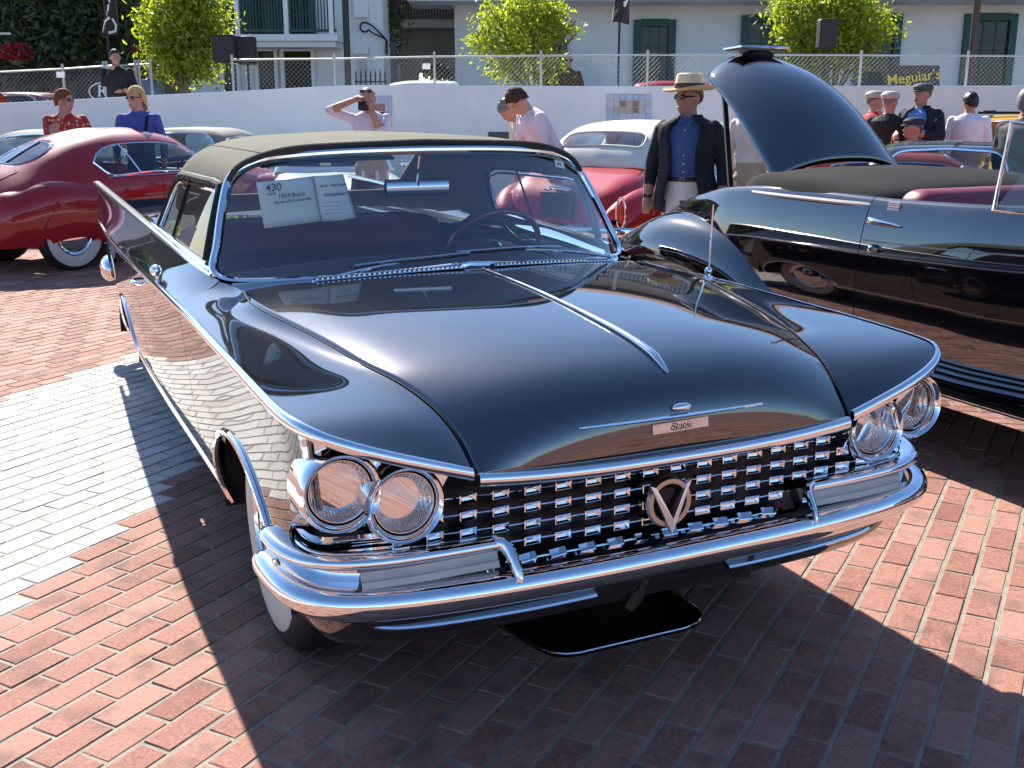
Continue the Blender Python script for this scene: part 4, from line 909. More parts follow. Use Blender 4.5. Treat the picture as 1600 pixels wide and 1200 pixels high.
# ---- red open tourer with cream top, seen from behind through and beside the windshield
def red_drophead():
    root = empty('drophead_car', at(1003, 300, 12.4)*1.0, R(127), 'bright red car with cream soft top and tall tail lamps beside the straw hat man', 'car')
    root.location.z = 0
    xs = [-2.25, -2.15, -1.95, -1.6, -1.2, -.8, -.3, .3, .9, 1.5, 2.1, 2.4]
    zt_ = [.50, .72, .86, .96, 1.0, 1.01, 1.0, 1.0, .99, .95, .86, .7]
    secs = []
    for i, x in enumerate(xs):
        w = [.40, .60, .68, .72, .73, .74, .75, .75, .70, .60, .48, .35][i]; z = zt_[i]
        secs.append([(0, z), (w*.5, z-.01), (w*.86, z-.05), (w, z-.16), (w*1.02, .55), (w*.95, .28)])
    S = make_surf(xs, secs, [0, .25, .48, .62, .82, 1.0])
    MB().grid([[S(x, v) for v in np.linspace(-1, 1, 49)] for x in np.linspace(-2.25, 2.4, 60)]).build('body', REDPAINT2, root, angle=70)
    # soft top
    tx = [-1.42, -1.30, -1.0, -.6, -.1, .3, .62]
    tz = [.99, 1.14, 1.32, 1.415, 1.43, 1.40, 1.33]
    tw = [(.60, .97), (.60, 1.06), (.60, 1.14), (.60, 1.20), (.60, 1.22), (.58, 1.21), (.56, 1.18)]
    secs = [[(0, tz[i]), (.30, tz[i]-.012), (.47, tz[i]-.05*(1 if i else .1)), (tw[i][0], tz[i]-.14*(1 if i else .1)), (.66, (tz[i]-.14+.98)/2 if i else .97), (.70, .965)] for i in range(7)]
    T = make_surf(tx, secs, [0, .3, .5, .68, .84, 1.0])
    rw = smooth_loop([(-1.24, 0), (-1.235, .30), (-1.20, .46), (-1.05, .46), (-1.005, .40), (-1.0, 0), (-1.005, -.40), (-1.05, -.46), (-1.20, -.46), (-1.235, -.30)], 4)
    sw1 = smooth_loop([(-.55, .72), (-.45, .69), (.35, .69), (.55, .75), (.58, .97), (-.5, .97), (-.58, .85)], 4)
    loops = [rw, sw1, mirror_loop(sw1)]
    (bv, bf), hp = cut_patch(T, np.linspace(-1.42, .62, 44), np.linspace(-1, 1, 49), loops)
    mb = MB(); mb.add(bv, bf); o = mb.build('soft_top', CREAM, root); modify(o, 'SOLIDIFY', thickness=.012, offset=-1)
    windows(root, T, hp, loops, ['rear_window', 'side_window', 'side_window'], CARGLASS, .012, CREAM)
    MB().grid([[(.60+.20*k, y*(1+.1*k), 1.33-.33*k-.04*abs(y)) for y in np.linspace(-.56, .56, 12)] for k in (0, .5, 1)]).build('windscreen', CARGLASS, root)
    for s in (1, -1):
        rows = []
        for x, yo, z2, w in ((-2.36, .60, .50, .18), (-2.28, .72, .66, .28), (-2.0, .84, .80, .34), (-1.6, .885, .86, .36), (-1.2, .885, .80, .34), (-.8, .86, .62, .28), (-.55, .84, .42, .2)):
            rows.append([(x, s*(yo-w), z2-.12), (x, s*(yo-w*.75), z2-.02), (x, s*(yo-w*.45), z2), (x, s*(yo-w*.15), z2-.05), (x, s*yo, z2-.16), (x, s*yo, z2*.5+.14), (x, s*(yo-.04), .28)])
        o = MB().grid(rows).build('rear_wing', REDPAINT2, root); modify(o, 'SUBSURF', levels=2, render_levels=2)
        MB().ellipsoid((-2.31, s*.70, .62), (.03, .035, .125), 12, 10).build('tail_lamp', TAILRED, root)
        MB().tube([(-2.335, s*.70+.045*math.cos(a), .62+.14*math.sin(a)) for a in np.linspace(0, 2*math.pi, 24, endpoint=False)], .010, 6, closed=True).build('tail_lamp_rim', CHROME, root)
        car_wheel(root, -1.45, s*.72, s, .36); car_wheel(root, 1.5, s*.72, s, .36)
        rows = []
        for x, yo, z2 in ((.5, .84, .45), (.9, .86, .66), (1.4, .87, .84), (1.9, .85, .84), (2.3, .76, .66), (2.45, .6, .48)):
            rows.append([(x, s*(yo-.34), z2-.08), (x, s*(yo-.2), z2), (x, s*(yo-.06), z2-.05), (x, s*yo, z2-.18), (x, s*(yo-.03), .32)])
        o = MB().grid(rows).build('front_wing', REDPAINT2, root); modify(o, 'SUBSURF', levels=2, render_levels=2)
    MB().box((-2.22, 0, .66), (.04, .34, .24)).build('number_plate', mat('plate_black', (.015, .017, .02), .3), root, smooth=False)
    mb = MB(); mb.tube(curve([(-2.20, -.13, .80), (-2.24, -.06, .82), (-2.24, .06, .82), (-2.20, .13, .80)], 10), .018, 8); mb.build('boot_handle', CHROME, root)
    mb = MB(); mb.tube(curve([(-2.2, -.86, .43), (-2.42, -.6, .44), (-2.46, 0, .44), (-2.42, .6, .44), (-2.2, .86, .43)], 20), .04, 8, squash=(.6, 1.3)); mb.build('rear_bumper', CHROME, root)
    MB().tube([Vector(S(x, v))+Vector((0, 0, .002)) for x, v in [(-2.14, .42), (-1.95, .44), (-1.6, .44), (-1.46, .42), (-1.45, 0), (-1.46, -.42), (-1.6, -.44), (-1.95, -.44), (-2.14, -.42)]], .004, 5).build('boot_seam', DARKTRIM, root)
    return root
red_drophead()

# ---- black open car at the right, boot lid raised
def black_open():
    cy_ = 3.13; root = empty('open_car', (-1.0, cy_, 0), 0, 'black vintage open car with raised boot lid, folded hood and maroon seat', 'car')
    ox = 1.0                                    # local x = world x + 1
    BP = BLACKPAINT
    # hull (local x from -2.45 tail to 1.2 cowl, then bonnet to 3.3)
    xs = [-2.45, -2.3, -2.0, -1.6, -1.2, -.8, -.4, 0, .5, 1.0, 1.35, 1.8, 2.4, 3.0, 3.25]
    top = [.62, .78, .92, 1.04, 1.11, 1.135, 1.135, 1.13, 1.14, 1.16, 1.15, 1.10, 1.04, .95, .85]
    hw = [.40, .55, .66, .74, .79, .80, .80, .80, .80, .78, .74, .62, .48, .34, .26]
    secs = []
    for i, x in enumerate(xs):
        w, z = hw[i], top[i]; rail = .90 if x < 1.2 else 0.0
        if x < 1.2: secs.append([(w*.885, z-.09), (w*.885, z-.015), (w*.92, z+.012), (w*.975, z-.05), (w*1.03, z-.28), (w*1.02, .52), (w*.95, .30)])
        else: secs.append([(0, z), (w*.35, z-.01), (w*.72, z-.05), (w*.95, z-.14), (w*1.04, z-.34), (w*1.02, .52), (w*.95, .30)])
    S = make_surf(xs[:11], secs[:11][:10]+[[(w_[0], w_[1]) for w_ in secs[9]]], [0, .08, .16, .28, .5, .78, 1.0])
    for s in (1, -1):
        MB().grid([[(lambda p: (p[0], s*p[1], p[2]))(S(x, v)) for v in np.linspace(0, 1, 34)] for x in np.linspace(-2.45, -.075, 44)]).build('quarter_panel', BP, root, angle=60)
        d = MB().grid([[(lambda p: (p[0], s*p[1], p[2]))(S(x, v)) for v in np.linspace(0, 1, 34)] for x in np.linspace(-.069, 1.02, 30)]).build('door', BP, root, angle=60)
        q = S(-.0, .36); MB().lathe([(0, .03), (.018, .025), (.022, .0), (.012, -.01)], 12, frame((.03, s*(S(.03, .45)[1]+.005), S(.03, .45)[2]), (1, 0, 0), (0, 0, 1))).build('door_lock', CHROME, d)
        q0, q1 = S(-.06, .33), S(.16, .33); MB().tube(curve([(-.05, s*(q0[1]+.002), q0[2]), (-.02, s*(q0[1]+.03), q0[2]+.004), (.08, s*(q0[1]+.028), q0[2]-.004), (.17, s*(q1[1]+.012), q1[2]-.012)], 12), [.012, .015, .015, .014, .014, .013, .012, .011, .010, .009, .007, .004], 8, squash=(.6, 1)).build('door_handle', CHROME, d)
        MB().tube([(x, s*(S(x, .42)[1]+.004), S(x, .42)[2]) for x in np.linspace(-.05, 1.0, 16)], .004, 6).build('door_moulding', BP, d)
        if s < 0:
            fl = MB(); q = S(.09, .24); fl.poly([(.05, -q[1]-.006, q[2]+.02), (.12, -q[1]-.006, q[2]+.02), (.12, -q[1]-.012, q[2]-.02), (.05, -q[1]-.012, q[2]-.02)], .002, (0, -1, 0)); fo = fl.build('flag_sticker', mat('sticker_white', (.7, .68, .66), .5), d, smooth=False)
            st_ = MB()
            for k in range(4): st_.box((.085, -q[1]-.0105, q[2]+.013-.010*k), (.066, .002, .004))
            st_.build('flag_stripes', mat('sticker_red', (.5, .05, .06), .5), fo, smooth=False)
        # rear wing: tall pontoon over the wheel
        pr_ = [(-2.62, .62, .40, .22), (-2.5, .80, .62, .34), (-2.25, .90, .80, .40), (-1.95, .935, .90, .42), (-1.6, .94, .935, .42), (-1.25, .93, .90, .40), (-.95, .91, .80, .36), (-.72, .895, .66, .32), (-.58, .88, .50, .28), (-.53, .87, .34, .26)]
        f = nspl([(a[1], a[2], a[3]) for a in pr_], [a[0] for a in pr_]); rows = []
        for x in np.linspace(-2.62, -.53, 54):
            yo, z2, w = f(x); yi = yo-w
            zb = .25 if abs(x+1.42) > .40 else .25+.36*math.sqrt(max(0, 1-((x+1.42)/.40)**2))
            row = [(x, s*yi, z2-.20)]
            for a in np.linspace(R(125), 0, 16): row.append((x, s*(yi+w*.42+w*.58*math.cos(a)), z2-.26+.26*math.sin(a)))
            zz = z2-.26
            zb = min(zb, zz-.02); row += [(x, s*(yo+.002), zz-(zz-zb)*.3), (x, s*yo, zz-(zz-zb)*.7), (x, s*(yo-.02), zb)]
            rows.append(row)
        wg = MB().grid(rows).build('rear_wing', BP, root, angle=60)
        arch_ = [(-1.42+.40*math.cos(t), s*(f(-1.42+.40*math.cos(t))[0]-.004), .25+.36*math.sin(t)) for t in np.linspace(0, math.pi, 24)]
        MB().tube(arch_, .012, 8).build('arch_lip', BP, wg)
        car_wheel(root, -1.42, s*.76, s, .36); car_wheel(root, 2.05, s*.74, s, .36)
        # running board with ribs
        rbm = MB().box((.60, s*.865, .325), (2.20, .17, .03)).build('running_board', BP, root, smooth=False)
        for k in range(4): MB().box((.62, s*(.80+.045*k), .345), (2.15, .02, .008)).build('step_rib', CHROME, rbm, smooth=False)
        MB().box((.60, s*.952, .322), (2.20, .010, .040)).build('step_edge', CHROME, rbm, smooth=False)
        rows = []
        for x, yo, z2 in ((1.25, .90, .36), (1.45, .91, .62), (1.75, .925, .84), (2.1, .93, .90), (2.5, .92, .84), (2.8, .86, .66), (2.92, .76, .48)):
            rows.append([(x, s*(yo-.40), z2-.10), (x, s*(yo-.25), z2), (x, s*(yo-.08), z2-.04), (x, s*yo, z2-.18), (x, s*(yo-.02), max(.30, z2-.42))])
        o = MB().grid(rows).build('front_wing', BP, root); modify(o, 'SUBSURF', levels=2, render_levels=2)
        MB().ellipsoid((2.75, s*.55, .86), (.16, .12, .12), 16, 12).build('headlamp', CHROME, root)
        # tail lamp and rear bumper end
        MB().ellipsoid((-2.60, s*.72, .70), (.05, .03, .03), 10, 8).build('tail_lamp', TAILRED, root)
    mb = MB(); mb.tube(curve([(-2.55, -.88, .60), (-2.75, -.6, .58), (-2.80, 0, .58), (-2.75, .6, .58), (-2.55, .88, .60)], 20), .035, 8, squash=(.6, 1.3)); mb.build('rear_bumper', CHROME, root)
    mb = MB(); mb.tube([(-2.60, -.70, .79), (-2.48, -.78, .80)], .02, 8); mb.build('bumper_guard', CHROME, root)
    # bonnet
    SB = make_surf(xs[10:], secs[10:], [0, .15, .3, .42, .55, .78, 1.0])
    MB().grid([[SB(x, v) for v in np.linspace(-1, 1, 41)] for x in np.linspace(1.35, 3.25, 24)]).build('bonnet', BP, root, angle=60)
    MB().grid([[(1.02+.33*k, (.70+.03*k)*y, 1.165-.02*k-.10*abs(y)**3) for y in np.linspace(-1.05, 1.05, 21)] for k in np.linspace(0, 1, 4)]).build('scuttle', BP, root)
    # windscreen with sloping side frame
    fr_ = [(1.02, y, z) for y, z in ((-.74, 1.12), (.74, 1.12))]
    wsx = lambda k: 1.02-.20*k
    quad = [(1.05, -.74, 1.13), (1.05, .74, 1.13), (.89, .69, 1.50), (.89, -.69, 1.50)]
    wo = MB().poly(quad).build('windscreen', CARGLASS, root, smooth=False); MB().tube(quad, .014, 8, closed=True).build('windscreen_frame', CHROME, wo)
    for s in (1, -1):   # quarter light on the door
        tri = [(.64, s*.755, 1.135), (1.02, s*.755, 1.135), (.86, s*.70, 1.48), (.66, s*.725, 1.50)]
        qo = MB().poly(tri).build('quarter_light', CARGLASS, root, smooth=False); MB().tube(tri, .012, 8, closed=True).build('quarter_light_frame', CHROME, qo)
    # cabin: floor, seat, folded hood under its cover
    MB().box((.2, 0, .42), (2.2, 1.4, .08)).build('floor', DARKTRIM, root, smooth=False)
    SEATM = mat('maroon_leather', (.19, .028, .042), .38, var=.1, bump=.1, bscale=60)
    def roundbox(name, c, sz, r_, m_): 
        o = MB().box((0, 0, 0), sz).build(name, m_, root, smooth=True, angle=None); o.location = c; modify(o, 'BEVEL', width=r_, segments=5); return o
    roundbox('front_seat', (.05, 0, .90), (.22, 1.30, .56), .09, SEATM); roundbox('seat_cushion', (.40, 0, .62), (.62, 1.30, .22), .07, SEATM)
    # folded hood: bulging fabric boot from the rear deck to behind the seat
    bx = [-1.28, -1.18, -.95, -.65, -.35, -.12, -.02]; bz = [1.12, 1.205, 1.235, 1.235, 1.215, 1.18, 1.10]; bwid = [.56, .68, .735, .755, .755, .74, .72]
    sc_ = [[(0, bz[i]), (bwid[i]*.5, bz[i]-.008), (bwid[i]*.82, bz[i]-.025), (bwid[i]*.97, bz[i]-.055), (bwid[i]*1.02, 1.10)] for i in range(7)]
    TB = make_surf(bx, sc_, [0, .4, .7, .9, 1.0]); tb = MB().grid([[TB(x, v) for v in np.linspace(-1, 1, 41)] for x in np.linspace(-1.28, -.02, 34)]).build('hood_cover', mat('black_canvas', (.010, .0095, .010), .9, spec=.15), root)
    edge = [(x, -TB(x, 1)[1]-.012, TB(x, 1)[2]+.004) for x in np.linspace(-.05, -1.26, 24)]+[(-1.30, y, 1.118) for y in np.linspace(-.56, .56, 14)]+[(x, TB(x, 1)[1]+.012, TB(x, 1)[2]+.004) for x in np.linspace(-1.26, -.05, 24)]
    MB().tube(edge, .011, 6).build('cover_piping', mat('piping', (.42, .38, .34), .6), tb)
    # boot: dark opening, raised lid, stay and number-plate bracket
    MB().grid([[(x, y*w, z) for y in np.linspace(-1, 1, 9)] for x, w, z in ((-1.3, .62, .98), (-1.7, .62, .80), (-2.2, .50, .66), (-2.42, .35, .62))]).build('boot_floor', MATTEBLACK, root)
    rows = []
    H0 = Vector((-1.12, 0, 1.205)); H1 = Vector((-2.10, 0, 1.86)); dr = (H1-H0); nr = Vector((dr.z, 0, -dr.x)).normalized()   # outer face looks forward and up
    for t in np.linspace(0, 1, 30):
        hwid = .50*(1-.30*t**2.2)*(1 if t < .85 else math.sqrt(max(0, 1-((t-.85)/.15)**2)*.45+.55)); row = []
        for v in np.linspace(-1, 1, 31):
            bulge = .20*math.sin(math.pi*(.12+.80*t))*(1-.55*v*v)-.09*abs(v)**3
            p = H0+dr*t+nr*bulge; row.append((p.x, v*hwid, p.z))
        rows.append(row)
    lid = MB().grid(rows).build('boot_lid', BP, root, angle=80); modify(lid, 'SOLIDIFY', thickness=.03, offset=-1)
    for y in (-.36, .34): MB().tube(curve([(-1.10, y, 1.16), (-1.16, y, 1.24), (-1.28, y, 1.30)], 8), .016, 8, squash=(1.3, .5)).build('lid_hinge', CHROME, lid)
    c = Vector(rows[-2][15])+Vector((0, 0, .03))
    mb = MB(); mb.box(c+Vector((0, 0, .0)), (.16, .36, .012)); bk = mb.build('plate_bracket', mat('bracket_black', (.02, .02, .02), .3), lid, smooth=False)
    MB().tube([c+Vector(p) for p in ((-.09, -.19, .005), (.09, -.19, .015), (.09, .19, .015), (-.09, .19, .005))], .009, 6, closed=True).build('bracket_rim', CHROME, bk)
    MB().ellipsoid(c+Vector((.02, 0, -.03)), (.07, .12, .03), 12, 8).build('plate_lamp', MATTEBLACK, lid)
    MB().bar((-1.60, -.46, 1.02), (-1.86, -.36, 1.64), .028, .028).build('lid_stay', MATTEBLACK, root, smooth=False)
    return root
black_open()

# ---- generic smaller cars in the rows behind
def small_car(name, label, loc, head, col, L=4.2, Wd=1.66, H=1.32, soft=None, belt=.80, cat='car', roofcol=None, glassm=CARGLASS, group=None, lamps=True, cab=(-.22, .12), scale_z=1.0, detail=True):
    root = empty(name, (loc[0], loc[1], loc[2]), head, label, cat, group); h = L/2; w = Wd/2
    pm = paint(name+'_paint_%.2f%.2f%.2f' % col, col)
    xs = [-h, -h*.96, -h*.80, -h*.55, -h*.2, h*.2, h*.55, h*.85, h*.97, h]
    zt_ = [belt*.62, belt*.84, belt*.96, belt*1.0, belt*1.0, belt*1.0, belt*.97, belt*.86, belt*.74, belt*.58]
    ww = [w*.62, w*.85, w*.95, w, w, w, w*.98, w*.92, w*.82, w*.60]
    secs = [[(0, zt_[i]+.03), (ww[i]*.5, zt_[i]+.022), (ww[i]*.84, zt_[i]), (ww[i]*.98, zt_[i]-.09), (ww[i]*1.0, .45), (ww[i]*.93, .24)] for i in range(len(xs))]
    S = make_surf(xs, secs, [0, .25, .46, .58, .82, 1.0])
    MB().grid([[S(x, v) for v in np.linspace(-1, 1, 33)] for x in np.linspace(-h, h, 36)]).build('body', pm, root, angle=60)
    x0, x1 = cab[0]*L, cab[1]*L; rl = x1-x0
    tx = [x0-.30, x0-.12, x0+.10, x0+rl*.4, x1-.10, x1+.16, x1+.40]
    tz = [belt+.02, belt+(H-belt)*.55, belt+(H-belt)*.92, H, H*.99, belt+(H-belt)*.55, belt+.02]
    secs = []
    for i in range(7):
        z = tz[i]; f = (z-belt)/(H-belt); wr = w*(.86-.16*f)
        secs.append([(0, z), (wr*.5, z-.008), (wr*.84, z-.035*f), (wr, z-.10*f), (w*(.87-.10*f), belt+(z-.10*f-belt)*.5), (w*.90, belt-.02)])
    T = make_surf(tx, secs, [0, .28, .48, .60, .80, 1.0])
    wsl = smooth_loop([(x1+.0, 0), (x1+.0, .34), (x1+.08, .47), (x1+.30, .50), (x1+.34, .3), (x1+.35, 0), (x1+.34, -.3), (x1+.30, -.50), (x1+.08, -.47), (x1+.0, -.34)], 4)
    rwl = smooth_loop([(x0-.22, 0), (x0-.21, .30), (x0-.14, .40), (x0-.0, .38), (x0+.04, .2), (x0+.05, 0), (x0+.04, -.2), (x0-.0, -.38), (x0-.14, -.40), (x0-.21, -.30)], 4)
    sdl = smooth_loop([(x0+.16, .68), (x0+.3, .635), (x1-.2, .635), (x1-.02, .70), (x1+.10, .92), (x1-.1, .97), (x0+.2, .97), (x0+.10, .85)], 3)
    loops = [wsl, rwl, sdl, mirror_loop(sdl)]
    (bv, bf), hp = cut_patch(T, np.linspace(tx[0], tx[-1], 40), np.linspace(-1, 1, 41), loops)
    mb = MB(); mb.add(bv, bf); rf = mb.build('soft_top' if soft else 'roof', soft or (paint(name+'_roof', roofcol) if roofcol else pm), root)
    windows(root, T, hp, loops, ['windscreen', 'rear_window', 'side_window', 'side_window'], glassm, .011)
    for s in (1, -1):
        for x in (-L*.30, L*.30): car_wheel(root, x, s*(w-.13), s, .32, ww=False)
        if lamps:
            MB().ellipsoid((h*.93, s*w*.62, belt*.78), (.05, .085, .085), 14, 10).build('headlamp', LAMPWHITE, root)
            MB().ellipsoid((-h*.95, s*w*.66, belt*.75), (.03, .05, .06), 10, 8).build('tail_lamp', TAILRED, root)
        MB().tube([(x1+.02, s*(w*.93), belt+.02), (x1+.02, s*(w*1.08), belt+.07)], .008, 6).build('mirror_arm', CHROME, root)
        MB().ellipsoid((x1+.02, s*w*1.10, belt+.085), (.03, .06, .04), 10, 8).build('side_mirror', CHROME, root)
    for x, d in ((h, .05), (-h, -.05)):
        mb = MB(); mb.tube(curve([(x-d*3, -w*.93, .42), (x+d*.4, -w*.6, .42), (x+d, 0, .42), (x+d*.4, w*.6, .42), (x-d*3, w*.93, .42)], 14), .035, 8, squash=(.6, 1.3)); mb.build('bumper', CHROME, root)
    mb = MB(); mb.box((0, 0, .42), (L*.5, Wd*.8, .06)); mb.build('floor', DARKTRIM, root, smooth=False)
    for y in (w*.42, -w*.42):
        o = MB().box((x0+rl*.45, y, belt*.86), (.14, w*.66, .52)).build('seat', mat('dark_leather', (.03, .025, .025), .5), root, smooth=True, angle=None); modify(o, 'BEVEL', width=.05, segments=3)
    return root
GREYTOP = mat('grey_soft_top', (.20, .19, .165), .9); WHITEP = (.70, .70, .68)
def place(px, D): p = atz(px, D, 0); return (p.x, p.y, 0.0)
c6 = small_car('sports_car', 'white sports car with grey soft top behind the woman in the blue blouse', place(292, 14.0), R(154.86+180+17-24), WHITEP, H=1.33, soft=GREYTOP, cab=(-.20, .10))
small_car('dark_top_car', 'pale car with dark soft top behind the man in the floral shirt', place(104, 15.2), R(150), (.55, .55, .50), H=1.30, soft=GREYTOP)
small_car('roadster_car', 'small white car with pale blue windscreen beside the photographer raising his camera', place(508, 14.2), R(350), WHITEP, H=1.24)
small_car('saloon_car', 'white saloon with pale roof standing behind the man in the straw hat', place(1060, 13.6), R(135), (.66, .69, .70), H=1.42, L=4.5, Wd=1.75, belt=.88)
small_car('orange_car', 'orange red car showing behind the raised boot lid stay', place(1395, 12.3), R(61), (.55, .07, .015), H=1.10, L=4.1, belt=.86)
small_car('black_coupe_car', 'black coupe with wide rear window beyond the open car', place(1486, 10.3), R(134-180+180), (.006, .007, .009), H=1.27, L=4.3, Wd=1.70, belt=.80, glassm=CARGLASS)
y_ = small_car('yellow_car', 'small yellow car beside the man in the white shirt', place(1606, 15.2), R(120), (.62, .33, .01), H=1.47, L=3.6, Wd=1.5, belt=.86)
mb = MB()
for k in range(2): mb.bar((-.6, -.42+.84*k, 1.50), (.05, -.42+.84*k, 1.50), .03, .03)
mb.bar((-.6, -.5, 1.485), (-.6, .5, 1.485), .03, .03); mb.bar((0, -.5, 1.485), (0, .5, 1.485), .03, .03); mb.build('roof_rack', MATTEBLACK, y_, smooth=False)
# ------------------------------------------------------------------ wall, upper street, buildings, trees
STUCCO = mat('white_stucco', (.74, .73, .70), .85, var=.09, vscale=.9, bump=.25, bscale=60)
ADOBE = mat('white_adobe', (.74, .72, .67), .9, var=.07, vscale=.9, bump=.5, bscale=7)
GREENTRIM = mat('green_trim', (.018, .075, .058), .55, var=.1); WHITETRIM = mat('white_trim', (.72, .72, .69), .6)
PANE = mat('window_pane', (.012, .014, .016), .08, spec=.4); IRON = mat('iron', (.015, .015, .016), .6); GALV = mat('galvanised', (.34, .36, .37), .5, .5)
ZU = .85                                                     # level of the street above the wall
mb = MB(); c = [atz(-900, 17.15, ZU), atz(2600, 17.45, ZU), atz(2600, 120, ZU), atz(-900, 120, ZU)]
lo = [Vector((p.x, p.y, -.5)) for p in c]; mb.add(c+lo, [(0, 1, 2, 3), (0, 4, 5, 1), (1, 5, 6, 2), (2, 6, 7, 3), (3, 7, 4, 0)])
st_ = mb.build('upper_street', mat('bounce_paving', (.34, .32, .29), .9, var=.15, vscale=2), smooth=False); tag(st_, kind='structure')  # unseen surface, made pale to bounce more light onto the adobe walls
# retaining wall: a thick ribbon, lower towards the left where it curves
wl = [(-420, 17.6, 1.58), (-150, 17.25, 1.60), (0, 17.05, 1.640), (140, 16.95, 1.70), (280, 16.9, 1.768), (400, 16.9, 1.820), (540, 16.9, 1.885), (700, 16.9, 1.885), (1000, 16.95, 1.872), (1300, 17.0, 1.872), (1600, 17.05, 1.872), (1900, 17.1, 1.875), (2300, 17.2, 1.875)]
f = nspl([(*atz(a, b, 0)[:2], c_) for a, b, c_ in wl], list(range(len(wl)))); rows = []; cap = []
for t in np.linspace(0, len(wl)-1, 120):
    p = f(t); q = f(min(t+.05, len(wl)-1))-f(max(t-.05, 0)); n = np.array([q[1], -q[0]]); n /= np.linalg.norm(n)
    if n @ (CAM_POS[:2]-p[:2]) < 0: n = -n
    P = lambda o_, z: (p[0]+n[0]*o_, p[1]+n[1]*o_, z)
    rows.append([P(.14, -.3), P(.14, p[2]-.05), P(.145, p[2]-.012), P(.13, p[2]), P(-.13, p[2]), P(-.145, p[2]-.012), P(-.14, -.3)])
wall = MB().grid(rows).build('retaining_wall', STUCCO, angle=30); tag(wall, 'long low white stucco wall behind the parked cars', 'wall')
def wall_pt(px, py, off=.16):       # point on the wall face under a pixel
    d = ray(px, py); best = None
    for t in np.linspace(0, len(wl)-1, 400):
        p = f(t); cr_ = d[0]*(p[1]-CAM_POS[1])-d[1]*(p[0]-CAM_POS[0])
        if best is None or abs(cr_) < best[0]: best = (abs(cr_), p, t)
    p = best[1]; k = math.hypot(p[0]-CAM_POS[0], p[1]-CAM_POS[1])-off; hh = math.hypot(d[0], d[1]); return Vector(CAM_POS+d*(k/hh))
# tiled picture panels on the wall
def tile_panel(name, label, x0, y0, x1, y1, seed):
    a, b, c_, d_ = wall_pt(x0, y1), wall_pt(x1, y1), wall_pt(x1, y0), wall_pt(x0, y0); r2 = random.Random(seed)
    o = MB().poly([a, b, c_, d_], .02).build(name, mat('panel_grout', (.42, .42, .42), .7), smooth=False); tag(o, label, 'tile panel')
    TM = [mat('tile_%d' % k, c2, .35, var=.25, vscale=40) for k, c2 in enumerate([(.40, .45, .55), (.52, .47, .40), (.30, .14, .12), (.50, .52, .56), (.16, .12, .16), (.45, .36, .28)])]
    nx, ny = 7, 4; nrm = (b-a).cross(d_-a).normalized()
    if nrm.dot(Vector(CAM_POS)-a) < 0: nrm = -nrm
    for i in range(nx):
        for j in range(ny):
            e = .06; P = lambda u, v: a+(b-a)*u+(d_-a)*v+nrm*.006
            q = [P((i+e)/nx, (j+e)/ny), P((i+1-e)/nx, (j+e)/ny), P((i+1-e)/nx, (j+1-e)/ny), P((i+e)/nx, (j+1-e)/ny)]
            edge_ = i in (0, nx-1) or j in (0, ny-1); m_ = TM[r2.choice([0, 3])] if edge_ else TM[r2.choice([1, 2, 2, 4, 5])]
            MB().poly(q, .008, nrm).build('tile', m_, o, smooth=False)
    return o
tile_panel('tile_panel', 'blue bordered picture tile panel on the wall to the left of the straw hat', 948, 147, 1018, 187, 3)
tile_panel('tile_panel', 'pale faded tile panel on the wall behind the photographer', 575, 150, 612, 197, 5)
q = [wall_pt(763, 218), wall_pt(795, 218), wall_pt(795, 206), wall_pt(763, 206)]
pl = MB().poly(q, .02).build('wall_plaque', mat('plaque_dark', (.06, .06, .065), .4), smooth=False); tag(pl, 'small dark plaque on the wall beside the bending man', 'plaque')
# ---- chain-link fence on the street edge
def fence(posts, label, D0):
    root = empty('chain_link_fence', atz(posts[0][0], D0, ZU), 0, label, 'fence'); base = root.location.copy()
    P = [(atz(px, D0+.0005*(px-800)*0, 0), z) for px, z in posts]
    for p, z in P: MB().tube([(p.x-base.x, p.y-base.y, 0), (p.x-base.x, p.y-base.y, z+.08-base.z)], .022, 8).build('post', GALV, root)
    for k in range(len(P)-1):
        (a, za), (b, zb) = P[k], P[k+1]
        A = Vector((a.x-base.x, a.y-base.y, za-base.z)); B = Vector((b.x-base.x, b.y-base.y, zb-base.z))
        MB().tube([A, B], .015, 8).build('rail', GALV, root)
        L_ = (B-A).length
        if L_ < .6: continue
        d = (B-A)/L_; hgt = A.z-.05; step = .075; mb = MB(); n = int((L_+hgt)/step)
        for s in (1, -1):
            for i in range(n):
                u0 = i*step-(hgt if s > 0 else 0); pts = []
                for u, z in ((u0, 0), (u0+s*hgt, hgt)):
                    pts.append((u, z))
                (ua, za_), (ub, zb_) = pts
                if ua > ub: (ua, za_), (ub, zb_) = (ub, zb_), (ua, za_)
                if ub <= 0 or ua >= L_: continue
                if ua < 0: za_ += (zb_-za_)*(-ua)/(ub-ua); ua = 0
                if ub > L_: zb_ = za_+(zb_-za_)*(L_-ua)/(ub-ua); ub = L_
                f_ = lambda u, z: Vector((A.x+d.x*u, A.y+d.y*u, .04+z+(B.z-A.z)*u/L_))
                mb.tube([f_(ua, za_), f_(ub, zb_)], .0016, 3, caps=False)
        if mb.v: tag(mb.build('wire_mesh', GALV, root, merge=0), kind='stuff')
    return root
zf = lambda y, D: CAM_POS[2]+(168-y)/CAM_F*D
fence([(-260, zf(122, 18.4)), (-60, zf(118, 18.4)), (104, zf(111, 18.4)), (168, zf(107, 18.4)), (172, zf(107, 18.4)), (217, zf(105, 18.4)), (222, zf(105, 18.4)), (240, zf(104, 18.4))], 'galvanised chain link fence in front of the big dark tree', 18.4)
